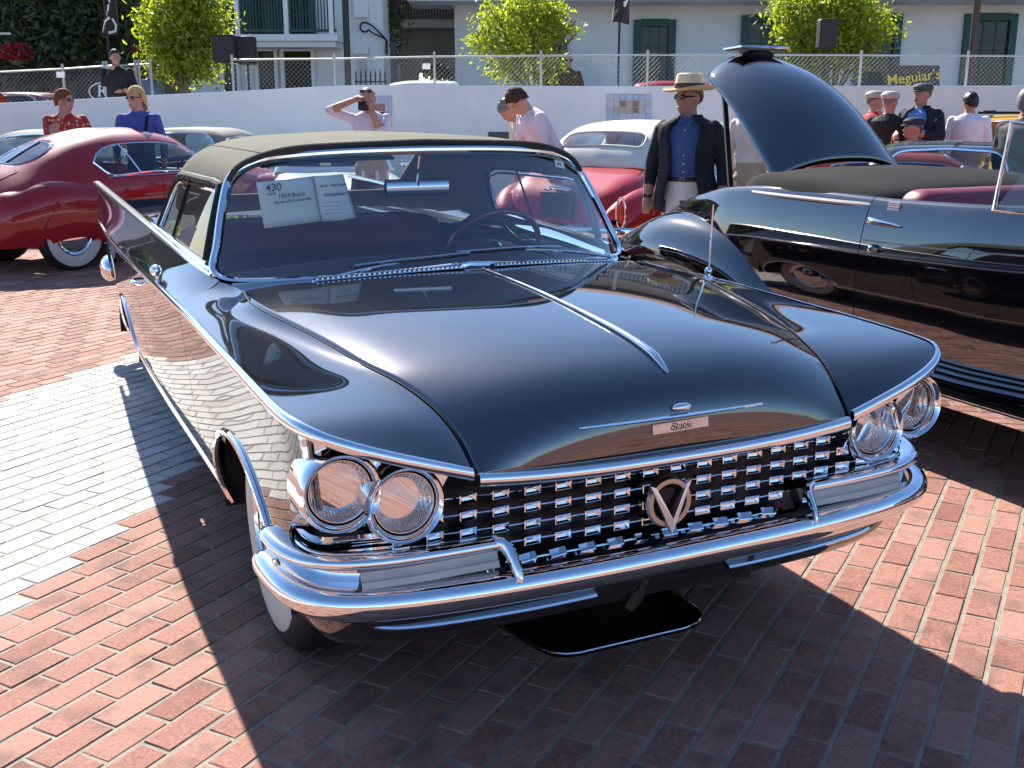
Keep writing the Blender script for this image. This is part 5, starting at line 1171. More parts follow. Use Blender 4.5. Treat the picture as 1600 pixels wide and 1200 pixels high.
fence([(367, zf(98, 18.6)), (525, zf(97, 18.6)), (680, zf(94, 18.6)), (845, zf(93, 18.6)), (1010, zf(92, 18.6)), (1176, zf(92, 18.6)), (1340, zf(93, 18.6)), (1505, zf(94, 18.6)), (1680, zf(95, 18.6)), (1900, zf(96, 18.6))], 'galvanised chain link fence in front of the white adobe building', 18.6)
# ---- white adobe building (right)
def quad_on(px0, py0, px1, py1, D, off=0.0):
    """upright rectangle facing the camera at distance D; returns corners bottom-left, bottom-right, top-right, top-left"""
    return [at(px0, py1, D-off), at(px1, py1, D-off), at(px1, py0, D-off), at(px0, py0, D-off)]
def window(parent, base, px0, py0, px1, py1, D, fr, frm, nx, ny, pane=PANE, zbot=None):
    c = quad_on(px0, py0, px1, py1, D); zb = c[0].z if zbot is None else zbot; zt2 = c[2].z
    A, B = Vector((c[0].x, c[0].y, 0))-Vector((base.x, base.y, 0)), Vector((c[1].x, c[1].y, 0))-Vector((base.x, base.y, 0)); ex = (B-A).normalized(); wd = (B-A).length
    nrm = Vector((-HF[0], -HF[1], 0)); zb -= base.z; zt2 -= base.z
    P = lambda u, z, o: A+ex*u+nrm*o+Vector((0, 0, z))
    def plank(name, u0, u1, z0, z1, o0, o1, m_, par):
        vs = [P(u, z, o) for o in (o0, o1) for u, z in ((u0, z0), (u1, z0), (u1, z1), (u0, z1))]
        return MB().add(vs, [(0, 3, 2, 1), (4, 5, 6, 7), (0, 1, 5, 4), (1, 2, 6, 5), (2, 3, 7, 6), (3, 0, 4, 7)]).build(name, m_, par, smooth=False)
    w = plank('window', 0, wd, zb, zt2, .004, .02, mat('reveal_dark', (.03, .03, .03), .7), parent)
    plank('window_frame', -.02, fr, zb, zt2, .02, .12, frm, w); plank('window_frame', wd-fr, wd+.02, zb, zt2, .02, .12, frm, w); plank('window_frame', fr, wd-fr, zt2-fr, zt2+.02, .02, .12, frm, w)
    gw = (wd-2*fr)/nx; gh = (zt2-zb-fr)/ny
    for i in range(nx):
        for j in range(ny): plank('pane', fr+gw*i+.018, fr+gw*(i+1)-.018, zb+gh*j+.018, zb+gh*(j+1)-.018, .02, .032, pane, w)
    for i in range(1, nx): plank('glazing_bar', fr+gw*i-.018, fr+gw*i+.018, zb, zt2-fr, .033, .05, frm, w)
    for j in range(1, ny): plank('glazing_bar', fr+.001, wd-fr-.001, zb+gh*j-.018, zb+gh*j+.018, .051, .06, frm, w)
    return w
DB = 28.0
bB = empty('adobe_building', atz(712, DB, ZU), 0, 'long white adobe building with green framed windows and overhanging eave', 'building'); base = bB.location.copy()
L = lambda v: Vector(v)-base
def slabp(name, c, depth, m_, parent, b):
    """box from a camera-facing quad, going back by depth"""
    q = [Vector(p)-b for p in c]; bk = [p+Vector((HF[0], HF[1], 0))*depth for p in q]
    return MB().add(q+bk, [(0, 1, 2, 3), (7, 6, 5, 4), (0, 4, 5, 1), (1, 5, 6, 2), (2, 6, 7, 3), (3, 7, 4, 0)]).build(name, m_, parent, smooth=False)
def quadz(px0, px1, z0, z1, D): return [atz(px0, D, z0), atz(px1, D, z0), atz(px1, D, z1), atz(px0, D, z1)]
slabp('wall', quadz(712, 2300, ZU-.2, 4.25, DB), 8, ADOBE, bB, base)
slabp('upper_wall', quadz(760, 2300, 4.45, 6.6, DB+.6), 7, ADOBE, bB, base)
slabp('balcony_floor', quadz(640, 2300, 3.98, 4.20, DB-1.3), 2.2, WHITETRIM, bB, base)
slabp('fascia', quadz(636, 2300, 4.08, 4.30, DB-1.42), .10, WHITETRIM, bB, base)
rl = slabp('balcony_rail', quadz(640, 2300, 5.12, 5.20, DB-1.28), .08, GREENTRIM, bB, base)
for k in range(90):
    px = 642+k*9.3; slabp('baluster', quadz(px, px+1.6, 4.21, 5.11, DB-1.26), .04, GREENTRIM, bB, base)
for px in (648, 800, 1000, 1200, 1400, 1600): slabp('balcony_post', quadz(px, px+7, 4.205, 6.5, DB-1.3), .12, WHITETRIM, bB, base)
mb = MB(); a0, b0 = atz(620, DB-1.9, 6.55)-base, atz(2320, DB-1.9, 6.55)-base; bk = Vector((HF[0], HF[1], 0))*5.5
mb.add([a0, b0, b0+bk+Vector((0, 0, 1.7)), a0+bk+Vector((0, 0, 1.7)), a0+Vector((0, 0, -.12)), b0+Vector((0, 0, -.12)), b0+bk*2, a0+bk*2], [(0, 1, 2, 3), (0, 4, 5, 1), (2, 6, 7, 3), (0, 3, 7, 4), (1, 5, 6, 2)]); mb.build('roof', mat('roof_tile', (.30, .12, .07), .8, var=.2, vscale=3), bB, smooth=False)
for (x0, y0, x1, y1, nx, ny) in ((846, 60, 884, 168, 2, 5), (988, 31, 1050, 168, 3, 5), (1153, 24, 1232, 168, 3, 5), (1330, 22, 1396, 168, 3, 5), (1494, 22, 1572, 168, 3, 5), (1720, 22, 1800, 168, 3, 5)):
    window(bB, base, x0, y0, x1, y1, DB, .16, GREENTRIM, nx, ny, zbot=1.15)
# sunlit/plain door-height stone base line
# ---- passage block between the buildings
DP = 30.0
bP = empty('passage_building', atz(672, DP, ZU), 0, 'shaded low building with arched opening between the two white buildings', 'building'); base = bP.location.copy()
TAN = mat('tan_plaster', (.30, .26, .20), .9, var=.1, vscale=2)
lx0, lx1, ax0, ax1 = 560, 745, 655, 708
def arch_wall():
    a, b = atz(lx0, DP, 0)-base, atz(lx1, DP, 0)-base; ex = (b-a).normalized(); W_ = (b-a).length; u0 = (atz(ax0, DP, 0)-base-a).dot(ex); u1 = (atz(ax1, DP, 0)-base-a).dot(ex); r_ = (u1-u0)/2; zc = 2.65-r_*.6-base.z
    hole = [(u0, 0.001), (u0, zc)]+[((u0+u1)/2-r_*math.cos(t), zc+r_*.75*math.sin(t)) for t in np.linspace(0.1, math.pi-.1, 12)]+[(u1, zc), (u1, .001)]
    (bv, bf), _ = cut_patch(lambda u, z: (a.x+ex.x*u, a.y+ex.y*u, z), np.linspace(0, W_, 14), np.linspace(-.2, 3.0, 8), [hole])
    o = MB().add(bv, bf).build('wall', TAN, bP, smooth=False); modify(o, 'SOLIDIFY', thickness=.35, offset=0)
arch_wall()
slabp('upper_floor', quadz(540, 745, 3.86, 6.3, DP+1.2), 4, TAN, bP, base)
slabp('balcony_floor', quadz(600, 716, 3.55, 3.75, DP-.9), 1.9, mat('grey_trim', (.45, .44, .41), .8), bP, base)
slabp('balcony_rail', quadz(600, 716, 4.55, 4.62, DP-.85), .06, IRON, bP, base)
for k in range(26): slabp('baluster', quadz(602+k*4.4, 603+k*4.4, 3.76, 4.545, DP-.84), .03, IRON, bP, base)
# ---- building with green balcony (left of centre)
DA = 26.0
bA = empty('balcony_building', atz(470, DA, ZU), 0, 'white building with green balcony railing and dark shop windows', 'building'); base = bA.location.copy()
slabp('wall', quadz(300, 602, ZU-.2, 6.0, DA), 7, ADOBE, bA, base)
slabp('balcony_floor', quadz(338, 532, 2.98, 3.12, DA-1.25), 1.24, WHITETRIM, bA, base)
slabp('balcony_moulding', quadz(342, 528, 2.86, 2.975, DA-1.12), 1.10, WHITETRIM, bA, base)
for z0, z1 in ((3.97, 4.05), (3.17, 3.23)): slabp('balcony_rail', quadz(340, 530, z0, z1, DA-1.2), .08, GREENTRIM, bA, base)
for k in range(40): slabp('baluster', quadz(341+k*4.75, 342.8+k*4.75, 3.235, 3.965, DA-1.18), .04, GREENTRIM, bA, base)
for px in (375, 450, 519): slabp('balcony_post', quadz(px, px+7, 3.125, 6.0, DA-1.21), .12, WHITETRIM, bA, base)
slabp('green_doors', quadz(352, 500, 3.13, 5.2, DA-.02), .015, GREENTRIM, bA, base)
for x0, x1 in ((362, 386), (392, 440), (452, 492)): window(bA, base, x0, -40, x1, 55, DA-.03, .08, GREENTRIM, 2, 3, zbot=3.2)
for x0, x1 in ((350, 378), (404, 437), (444, 494)): window(bA, base, x0, 76, x1, 160, DA, .06, WHITETRIM, 1, 2, zbot=1.0)
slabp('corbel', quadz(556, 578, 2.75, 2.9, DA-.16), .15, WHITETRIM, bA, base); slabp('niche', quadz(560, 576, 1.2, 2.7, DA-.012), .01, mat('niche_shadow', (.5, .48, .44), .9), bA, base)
slabp('upper_niche', quadz(558, 580, 3.55, 4.6, DA-.12), .11, WHITETRIM, bA, base)
# wrought-iron scroll bracket on the wall
br = MB(); p0 = at(605, 62, DA-.1); P = lambda px, py: at(px, py, DA-.12)
br.tube(curve([P(604, 63), (*P(590, 48),), (*P(578, 38),), (*P(566, 36),), (*P(563, 45),), (*P(570, 50),), (*P(578, 46),)], 24), .022, 6); bo = br.build('scroll_bracket', IRON); tag(bo, 'black wrought iron scroll bracket on the white building corner', 'bracket')
MB().tube([P(604, 63), P(604, 85)], .03, 6).build('bracket_foot', IRON, bo)
MB().tube(curve([P(604, 63), P(592, 56), P(583, 52), P(576, 46)], 12), .018, 6).build('bracket_arm', IRON, bo)
# picket gate in front
gt = empty('picket_gate', atz(580, 24.0, ZU), 0, 'low black iron picket gate beside the white building corner', 'gate'); base = gt.location.copy()
for k in range(7):
    px = 558+k*7.5; p = atz(px, 24.0, 0)-base; MB().tube([(p.x, p.y, 0), (p.x, p.y, 1.42), (p.x, p.y, 1.52)], [.018, .018, .002], 6).build('picket', IRON, gt)
for z in (.3, 1.25): MB().tube([(atz(556, 24, 0)-base).to_tuple()[:2]+(z,), (atz(606, 24, 0)-base).to_tuple()[:2]+(z,)], .018, 6).build('gate_rail', IRON, gt)
# ---- trees
def leaf_mat(name, c0, c1, tr):
    M = bpy.data.materials.new(name); M.use_nodes = True; nt = M.node_tree; nt.nodes.clear(); N = nt.nodes.new; Lk = nt.links.new
    out = N('ShaderNodeOutputMaterial'); mx = N('ShaderNodeMixShader'); d = N('ShaderNodeBsdfPrincipled'); t = N('ShaderNodeBsdfTranslucent'); d.inputs['Roughness'].default_value = .45
    a = N('ShaderNodeAttribute'); a.attribute_name = 'tone'; cr = N('ShaderNodeValToRGB'); cr.color_ramp.elements[0].color = (*c0, 1); cr.color_ramp.elements[1].color = (*c1, 1); Lk(a.outputs['Fac'], cr.inputs[0])
    g_ = N('ShaderNodeVectorMath'); g_.operation = 'MULTIPLY'; g_.inputs[1].default_value = (1.7, 1.55, .5); Lk(cr.outputs[0], g_.inputs[0])
    Lk(cr.outputs[0], d.inputs['Base Color']); Lk(g_.outputs[0], t.inputs['Color']); mx.inputs[0].default_value = tr; Lk(d.outputs[0], mx.inputs[1]); Lk(t.outputs[0], mx.inputs[2]); Lk(mx.outputs[0], out.inputs[0]); return M
LEAF_Y = leaf_mat('yellow_green_leaf', (.12, .19, .022), (.34, .40, .05), .57); LEAF_D = leaf_mat('dark_green_leaf', (.020, .05, .020), (.10, .15, .06), .35)
BARK = mat('bark', (.16, .13, .10), .9, var=.3, vscale=12, bump=.6, bscale=30)
def tree(name, label, px, D, shapes, nleaf, lsize, lm, trunk_top, tr=.07, z0=ZU, seed=1, group=None, clump=.16):
    r2 = np.random.default_rng(seed); root = empty(name, atz(px, D, z0), 0, label, 'tree', group); base = root.location.copy()
    mb = MB(); top = Vector((0, 0, trunk_top)); mb.tube([(0, 0, -.05), (.01, .01, trunk_top*.5), top], [tr, tr*.8, tr*.55], 8)
    cs = []
    for (sx, sy, rx, rz) in shapes:
        c = at(sx, sy, D)-base; k = D/CAM_F; cs.append((c, rx*k, rz*k))
        mb.tube(curve([top*.92, (top+c)*.5+Vector((r2.normal(0, .08), r2.normal(0, .08), .05)), c+Vector((0, 0, rz*k*.4))], 8), list(np.linspace(tr*.5, .012, 8)), 6)
        for _ in range(4):
            d_ = Vector(r2.normal(0, 1, 3)).normalized(); mb.tube([c*.6+top*.4, c+Vector((d_.x*rx*k*.7, d_.y*rx*k*.7, d_.z*rz*k*.7))], [tr*.25, .006], 5)
    mb.build('trunk', BARK, root)
    # clumps of leaves on twig ends spread through the crown
    V = []; F = []; T = []; wts = np.array([a*a*b for _, a, b in cs]); wts = wts/wts.sum(); ncl = max(12, nleaf//22)
    for _ in range(ncl):
        i = r2.choice(len(cs), p=wts); c, rx, rz = cs[i]; d_ = r2.normal(0, 1, 3); d_ /= np.linalg.norm(d_); rad = r2.uniform(.25, 1.0)**.45*r2.uniform(.9, 1.1)
        cc = np.array(c)+d_*np.array([rx, rx, rz])*rad; ct = np.clip(r2.normal(.5, .22), 0, 1)
        for _k in range(22):
            p = cc+r2.normal(0, 1, 3)*clump*np.array([1, 1, .8]); n = r2.normal(0, 1, 3)+np.array([0, 0, .6]); n /= np.linalg.norm(n); u = np.cross(n, r2.normal(0, 1, 3)); u /= np.linalg.norm(u); w = np.cross(n, u); s = lsize*r2.uniform(.6, 1.25)
            b = len(V); V += [tuple(p-u*s), tuple(p+w*s*.45+n*s*.12), tuple(p+u*s), tuple(p-w*s*.45+n*s*.12)]; F.append((b, b+1, b+2, b+3)); T += [float(np.clip(ct+r2.normal(0, .14), 0, 1))]*4
    me = bpy.data.meshes.new('crown'); me.from_pydata(V, [], F); me.materials.append(lm); a = me.attributes.new('tone', 'FLOAT', 'POINT'); a.data.foreach_set('value', T); newobj('crown', me, root); return root
tree('street_tree', 'tall narrow yellow green tree beside the green balcony', 290, 20.5, [(288, 40, 44, 54), (272, 92, 40, 28), (312, 95, 36, 26), (258, 62, 30, 36), (312, 20, 34, 46), (288, -40, 34, 50), (245, 30, 22, 26), (328, 60, 24, 30)], 10500, .058, LEAF_Y, 1.0, seed=2, group='yellow green street trees')
tree('street_tree', 'small yellow green tree with thin trunk in front of the adobe wall', 838, 20.5, [(785, 55, 36, 34), (840, 45, 38, 34), (880, 48, 24, 14), (800, 90, 30, 20), (840, 92, 26, 18), (830, 8, 40, 26), (760, 70, 22, 22), (765, 22, 18, 22), (900, 38, 14, 12), (845, 118, 16, 10), (790, 112, 22, 14), (862, 100, 20, 14)], 5600, .056, LEAF_Y, .9, tr=.05, seed=3, group='yellow green street trees', clump=.12)
tree('street_tree', 'yellow green tree behind the loudspeaker and lettered black board', 1300, 21.5, [(1285, 40, 54, 44), (1240, 28, 32, 34), (1345, 40, 38, 36), (1285, 92, 44, 26), (1305, 0, 50, 36), (1250, 72, 30, 26), (1335, 92, 28, 20), (1372, 50, 20, 18), (1225, 8, 20, 22)], 10500, .058, LEAF_Y, .9, seed=4, group='yellow green street trees')
tree('shade_tree', 'big dark green leafy tree behind the flag and fence', 90, 25, [(60, 20, 90, 70), (130, 50, 75, 55), (30, 70, 70, 40), (170, 20, 50, 60), (100, -30, 110, 60), (185, 70, 32, 34), (-60, 30, 80, 70), (80, 90, 70, 24)], 30000, .085, LEAF_D, 1.6, tr=.2, seed=5, clump=.26)
tree('garden_tree', 'dark green bush growing inside the arched opening', 685, 32.5, [(690, 95, 26, 30), (670, 90, 20, 24)], 1800, .09, LEAF_D, .6, seed=6)
tree('vine_trunk', 'pale climbing trunk with sparse leaves at the corner of the white building', 615, 27.5, [(618, 10, 14, 40), (612, 70, 10, 40)], 700, .07, LEAF_D, 2.6, tr=.16, seed=8)
# dark house front under the shade tree
bL = empty('shaded_house', atz(60, 29, ZU), 0, 'dim brown house front under the big dark tree', 'building'); base = bL.location.copy()
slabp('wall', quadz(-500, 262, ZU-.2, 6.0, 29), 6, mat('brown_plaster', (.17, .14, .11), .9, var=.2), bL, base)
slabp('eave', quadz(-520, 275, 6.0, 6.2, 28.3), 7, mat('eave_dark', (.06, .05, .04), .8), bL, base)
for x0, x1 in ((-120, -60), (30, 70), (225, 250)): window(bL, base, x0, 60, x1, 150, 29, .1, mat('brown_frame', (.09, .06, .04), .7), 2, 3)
# ---- hanging flower baskets
def basket(px, py, D, rx, label):
    c = at(px, py, D); root = empty('flower_basket', c, 0, label, 'flowers'); k = D/CAM_F; r2 = np.random.default_rng(int(px)); R_ = rx*k
    MB().lathe([(.02, -R_*.75), (R_*.35, -R_*.62), (R_*.5, -R_*.2), (R_*.48, -.2*R_)], 14).build('basket', mat('wicker', (.14, .08, .04), .9), root)
    MB().tube([(0, 0, 0), (0, 0, 1.2)], .008, 5).build('hanger', IRON, root)
    V = []; F = []; mi = []
    for _ in range(900):
        d = r2.normal(0, 1, 3); d /= np.linalg.norm(d); p = d*np.array([R_, R_, R_*.55])*r2.uniform(.5, 1.05); n = r2.normal(0, 1, 3); n /= np.linalg.norm(n); u = np.cross(n, r2.normal(0, 1, 3)); u /= np.linalg.norm(u); w = np.cross(n, u); s = .035
        b = len(V); V += [tuple(p-u*s), tuple(p+w*s), tuple(p+u*s), tuple(p-w*s)]; F.append((b, b+1, b+2, b+3)); mi.append(0 if r2.random() < .72 else 1)
    me = bpy.data.meshes.new('blossom'); me.from_pydata(V, [], F); me.materials.append(leaf_mat('petal', (.42, .02, .04), (.55, .05, .08), .4)); me.materials.append(LEAF_D); me.polygons.foreach_set('material_index', mi); newobj('blossom', me, root)
basket(26, 82, 22.5, 25, 'hanging basket of red flowers in front of the dark tree'); basket(219, 77, 24, 12, 'small red flower basket beside the yellow green tree')
# ---- poles, flags, loudspeakers, boards
def pole(name, label, px, D, w_px, top_z, m_, cat='pole', lean=0):
    p = atz(px, D, ZU); r_ = w_px*D/CAM_F/2; o = MB(); o.tube([(0, 0, 0), (0, 0, top_z)], r_, 12); o.lathe([(r_*1.8, 0), (r_*1.8, .12), (r_*1.1, .2)], 12); o = o.build(name, m_); o.location = p; tag(o, label, cat)
    MB().lathe([(r_*1.3, top_z), (r_*1.4, top_z+.06), (0, top_z+.1)], 12).build('cap', m_, o); return o
lp = pole('lamp_post', 'thick black lamp post beside the corner of the white building', 545.5, 20.0, 10, 5.2, IRON, 'lamp post')
MB().lathe([(.05, 5.25), (.16, 5.35), (.20, 5.7), (.05, 5.95), (0, 6.0)], 12).build('lantern', mat('lantern_glass', (.6, .6, .55), .3), lp)
lp = pole('lamp_post', 'thick brown lamp post in front of the adobe window near the lettered board', 1511, 20.0, 11, 5.2, mat('brown_iron', (.05, .03, .022), .6), 'lamp post')
MB().lathe([(.05, 5.25), (.16, 5.35), (.20, 5.7), (.05, 5.95), (0, 6.0)], 12).build('lantern', mat('lantern_glass', (.6, .6, .55), .3), lp)
p_ = pole('side_pole', 'pale green pole with arm at the edge of the dark tree', -8, 21, 5, 3.2, mat('pale_green', (.35, .45, .40), .5)); MB().bar((0, 0, 2.05), (.45*RIGHT[0], .45*RIGHT[1], 2.05), .05, .04).build('arm', mat('pale_green', (.35, .45, .40), .5), p_)
BLACKCLOTH = mat('black_cloth', (.012, .012, .015), .85, sheen=.2); WHITEINK = mat('white_print', (.7, .7, .7), .7)
def flag(px, D, y0, y1, x0, x1, label, marks):
    pb = atz(px, D, ZU); top = at(px, y0-60, D).z; root = empty('flag_pole', pb, 0, label, 'flag')
    MB().tube([(0, 0, 0), (0, 0, top-ZU)], .022, 8).build('pole', IRON, root)
    def S(a, b):
        p = at(x0+(x1-x0)*a+3*math.sin(b*5)*(1-a), y0+(y1-y0)*b+4*a*b, D)-pb; return p+Vector((HF[0], HF[1], 0))*(.10*math.sin(a*5+b*3))
    cl = MB().grid([[S(a, b) for a in np.linspace(0, 1, 14)] for b in np.linspace(0, 1, 18)]).build('cloth', BLACKCLOTH, root); modify(cl, 'SOLIDIFY', thickness=.006)
    mk = MB()
    for pts in marks:
        n = len(pts); mk.tube([Vector(S(a, b))-Vector((HF[0], HF[1], 0))*.02 for a, b in pts], .022, 5)
    if mk.v: mk.build('flag_print', WHITEINK, cl)
    return root
flag(178, 20, -30, 52, 163, 182, 'black drooping flag with white curved marks in front of the dark tree', [[(.2, .45), (.45, .55), (.2, .62), (.6, .70), (.25, .78)], [(.75, .70), (.9, .80), (.85, .92), (.55, .97)], [(.3, .2), (.6, .3), (.4, .4)]])
flag(965, 20, -30, 34, 960, 984, 'black flag on a thin pole in front of the adobe wall', [[(.55, .55), (.8, .45), (.6, .62)]])
def speaker(px, y0, y1, x0, x1, D, label, group=None):
    c = atz((x0+x1)/2, D, ZU); root = empty('loudspeaker', c, CAM_YAW+math.pi, label, 'loudspeaker', group); w = (x1-x0)*D/CAM_F; zt_, zb_ = at(px, y0, D).z-ZU, at(px, y1, D).z-ZU
    o = MB().box((0, 0, (zt_+zb_)/2), (w*.9, w, zt_-zb_)).build('cabinet', mat('speaker_black', (.012, .012, .014), .6, bump=.2, bscale=80), root, smooth=True, angle=30); modify(o, 'BEVEL', width=.025, segments=2)
    MB().box((w*.45+.008, 0, (zt_+zb_)/2), (.012, w*.86, (zt_-zb_)*.9)).build('grille', mat('speaker_grille', (.02, .02, .022), .75, bump=.3, bscale=200), root, smooth=False)
    MB().tube([(0, 0, .35), (0, 0, zb_)], .02, 8).build('stand_pole', IRON, root)
    for k in range(3):
        a = 2*math.pi*k/3; MB().tube([(0, 0, .75), (.5*math.cos(a), .5*math.sin(a), .02)], .014, 6).build('stand_leg', IRON, root)
speaker(358, 55, 98, 342, 375, 19.6, 'big black loudspeaker nearest the yellow green tree under the balcony'); speaker(391, 57, 101, 378, 404, 19.8, 'black loudspeaker on a stand in front of the shop windows'); speaker(1284, 30, 76, 1271, 1297, 19.8, 'black loudspeaker on a stand in front of a yellow green tree')
def board(name, label, x0, y0, x1, y1, D, m_):
    c = quad_on(x0, y0, x1, y1, D); o = MB().poly(c, .05, -Vector(HF)).build(name, m_, smooth=False); tag(o, label, 'sign'); return o, c
sb, c = board('lettered_board', 'black board with yellow lettering in front of the adobe building', 1392, 102, 1468, 150, 19.6, mat('board_black', (.008, .008, .008), .5))
ctr = at(1428, 121, 19.55); lettering('sign_lettering', "Meguiar's", .245, frame(ctr, Vector(RIGHT)+Vector((0, 0, .12)), UP), mat('yellow_print', (.60, .42, .03), .6), sb, bold=.001)
sb, c = board('oval_board', 'black banner with a white ringed letter behind the man in black', 120, 116, 182, 170, 19.9, mat('board_black', (.008, .008, .008), .5))
ctr = at(160, 143, 19.84); lettering('sign_letter', 'R', .30, frame(ctr, RIGHT, UP), WHITEINK, sb, bold=.004)
MB().tube([ctr+Vector(RIGHT)*(.235*math.cos(a))*1.0+Vector(UP)*(.155*math.sin(a)) for a in np.linspace(0, 2*math.pi, 40, endpoint=False)], .013, 5, closed=True).build('sign_ring', WHITEINK, sb)
for px, py, nm in ((666, 103, 'white tag wired to the fence before the arched opening'), (94, 116, 'white tag wired to the fence rail before the dark tree')):
    o, c = board('fence_tag', nm, px-6, py-4, px+6, py+5, 18.35 if px < 200 else 18.5, WHITETRIM)
# cars on the upper street
for nm, lb, px, D, hd, col, H, z in (('street_car', 'red car roof showing above the wall behind the straw hat', 1062, 20.6, R(62), (.40, .02, .02), 1.36, ZU-.17), ('street_car', 'red car roof showing above the wall under the lettered board', 1425, 20.8, R(62), (.38, .02, .02), 1.32, ZU-.22), ('street_car', 'white open car showing above the wall before the arched opening', 682, 21.5, R(60), (.7, .7, .68), 1.42, ZU-.20)):
    small_car(nm, lb, (atz(px, D, 0).x, atz(px, D, 0).y, z), hd, col, H=H, L=4.0)
o = small_car('vintage_car', 'dark red vintage car with upright windscreen above the wall at the dark tree', (atz(40, 20, 0).x, atz(40, 20, 0).y, ZU-.42), R(330), (.16, .02, .02), H=1.42, L=4.0)
MB().poly([(1.1, -.55, .95), (1.1, .55, .95), (1.75, .55, 1.35), (1.75, -.55, 1.35)], .03).build('raised_bonnet', paint('dark_red', (.2, .02, .02)), o, smooth=False)
MB().ellipsoid((.55, -.85, 1.55), (.04, .08, .06), 10, 8).build('spot_mirror', CHROME, o); MB().tube([(.55, -.80, .95), (.55, -.85, 1.52)], .01, 5).build('mirror_stalk', CHROME, o)
# ------------------------------------------------------------------ people
SKIN = mat('skin', (.50, .27, .19), .5, var=.08, vscale=9, sss=.05); SKIN_T = mat('tanned_skin', (.40, .20, .13), .5, var=.08, vscale=9)
def cloth(name, c, **k): return mat(name, c, .85, var=.10, vscale=7, bump=.5, bscale=11, **k)
DARKFEAT = mat('facial_dark', (.03, .02, .02), .5); LIPS = mat('lips', (.34, .12, .10), .5); SHADES = mat('sunglasses', (.004, .004, .005), .06, coat=.6); SHOE = mat('shoe', (.05, .035, .03), .5)
from mathutils.kdtree import KDTree
def person(name, label, px, D, h, face, tops, legs, sleeve=None, skin=SKIN, armR=None, armL=None, lean=0.0, leanside=0.0, headturn=0.0, headtilt=0.0, sleeve_to=1.0, hair=None, hairstyle='short', hat=None, glasses=False, z0=0.0, squat=0.0, girth=1.0, extras=None, group=None, beard=None, armk=1.0):
    """face: heading in degrees relative to facing the camera (0 = towards the camera, + = turned to the picture's right)"""
    k = h/1.75; head_dir = math.atan2(CAM_POS[1]-atz(px, D, 0).y, CAM_POS[0]-atz(px, D, 0).x)+R(face)
    root = empty(name, atz(px, D, z0), head_dir, label, 'person', group)
    mats = [skin, tops, legs, sleeve or tops, SHOE]; SK, TP, LG, SL, SH = range(5)
    src = MB(); tags = []
    def mark(t): tags.extend([t]*(len(src.v)-len(tags)))
    BM_ = Matrix.Translation((0, 0, .95-squat)) @ Matrix.Rotation(R(lean), 4, 'Y') @ Matrix.Rotation(R(leanside), 4, 'X') @ Matrix.Translation((0, 0, -.95))
    B = lambda p: BM_ @ Vector(p)
    g = girth
    # torso
    rings = [(.84, .105*g, .155*g, 0), (.92, .120*g, .168*g, 0), (1.02, .115*g, .158*g, .005), (1.10, .112*g, .155*g, .008), (1.22, .122*g, .172*g, .012), (1.34, .122*g, .185*g, .008), (1.41, .104*g, .190*g, 0), (1.45, .085, .155, -.006), (1.485, .064, .080, -.008)]
    rows = [[B((dx+rx*math.cos(a), ry*math.sin(a), z)) for a in np.linspace(0, 2*math.pi, 26, endpoint=False)] for z, rx, ry, dx in rings]
    src.grid(rows, close_v=True); src.add(rows[0], [tuple(range(25, -1, -1))]); src.add(rows[-1], [tuple(range(26))]); mark(TP); tags[0:78] = [LG]*78
    src.tube([B((-.012, 0, 1.44)), B((0, 0, 1.50)), B((.010, 0, 1.57))], [.064, .060, .057], 14); mark(SK)
    # head
    HM = BM_ @ Matrix.Translation((.0, 0, 1.532)) @ Matrix.Rotation(R(headturn), 4, 'Z') @ Matrix.Rotation(R(headtilt), 4, 'Y')
    hp = lambda p: HM @ Vector(p)
    H3 = HM.to_3x3()
    src.ellipsoid(hp((.008, 0, .105)), (.097, .077, .105), 22, 16, H3); src.ellipsoid(hp((.030, 0, .035)), (.070, .058, .072), 18, 12, H3); src.ellipsoid(hp((.068, 0, .000)), (.030, .034, .026), 12, 8, H3)
    src.tube([hp((.098, 0, .098)), hp((.116, 0, .062)), hp((.100, 0, .050))], [.010, .017, .010], 8); src.ellipsoid(hp((.100, 0, .022)), (.010, .026, .010), 10, 8, H3)
    for s in (1, -1): src.ellipsoid(hp((.0, s*.080, .080)), (.022, .010, .034), 10, 8, H3)
    mark(SK)
    # arms: (elbow, wrist) in upright body space
    dR = ((.02, -.25, 1.14), (.08, -.24, .90)); dL = ((.02, .25, 1.14), (.08, .24, .90))
    for s, arm in ((-1, armR or dR), (1, armL or dL)):
        sh_ = Vector((0, s*.185*(.5+.5*g), 1.405)); el, wr = Vector(arm[0]), Vector(arm[1])
        src.ellipsoid(B(sh_), (.062, .060, .062), 12, 10); ak = armk; src.tube([B(sh_), B(sh_.lerp(el, .5)), B(el)], [.058*ak, .054*ak, .047*ak], 14); src.ellipsoid(B(el), (.046*ak, .046*ak, .046*ak), 10, 8); mark(SL)
        mid = el.lerp(wr, .35); src.tube([B(el), B(mid), B(wr)], [.045*ak, .042*ak, .030*ak], 12)
        mark(SL if sleeve_to >= 1 else SK)
        fd = (wr-el).normalized(); up_ = Vector((0, 0, 1)) if abs(fd.z) < .8 else Vector((1, 0, 0)); sd = fd.cross(up_).normalized(); up2 = sd.cross(fd)
        pc = wr+fd*.045; src.tube([B(wr-fd*.01), B(wr+fd*.03), B(wr+fd*.085)], [.026, .034, .030], 10); 
        for q in range(4):
            b0 = wr+fd*.08+sd*(-.026+.0175*q); ln = (.055, .065, .068, .052)[q]; src.tube([B(b0), B(b0+fd*ln*.55+up2*-.006), B(b0+fd*ln*.8-up2*.030)], [.0105, .010, .008], 8)
        src.tube([B(wr+fd*.03+sd*.022*s), B(wr+fd*.06+sd*.052*s), B(wr+fd*.085+sd*.054*s-up2*.02)], [.012, .011, .009], 8); mark(SK)
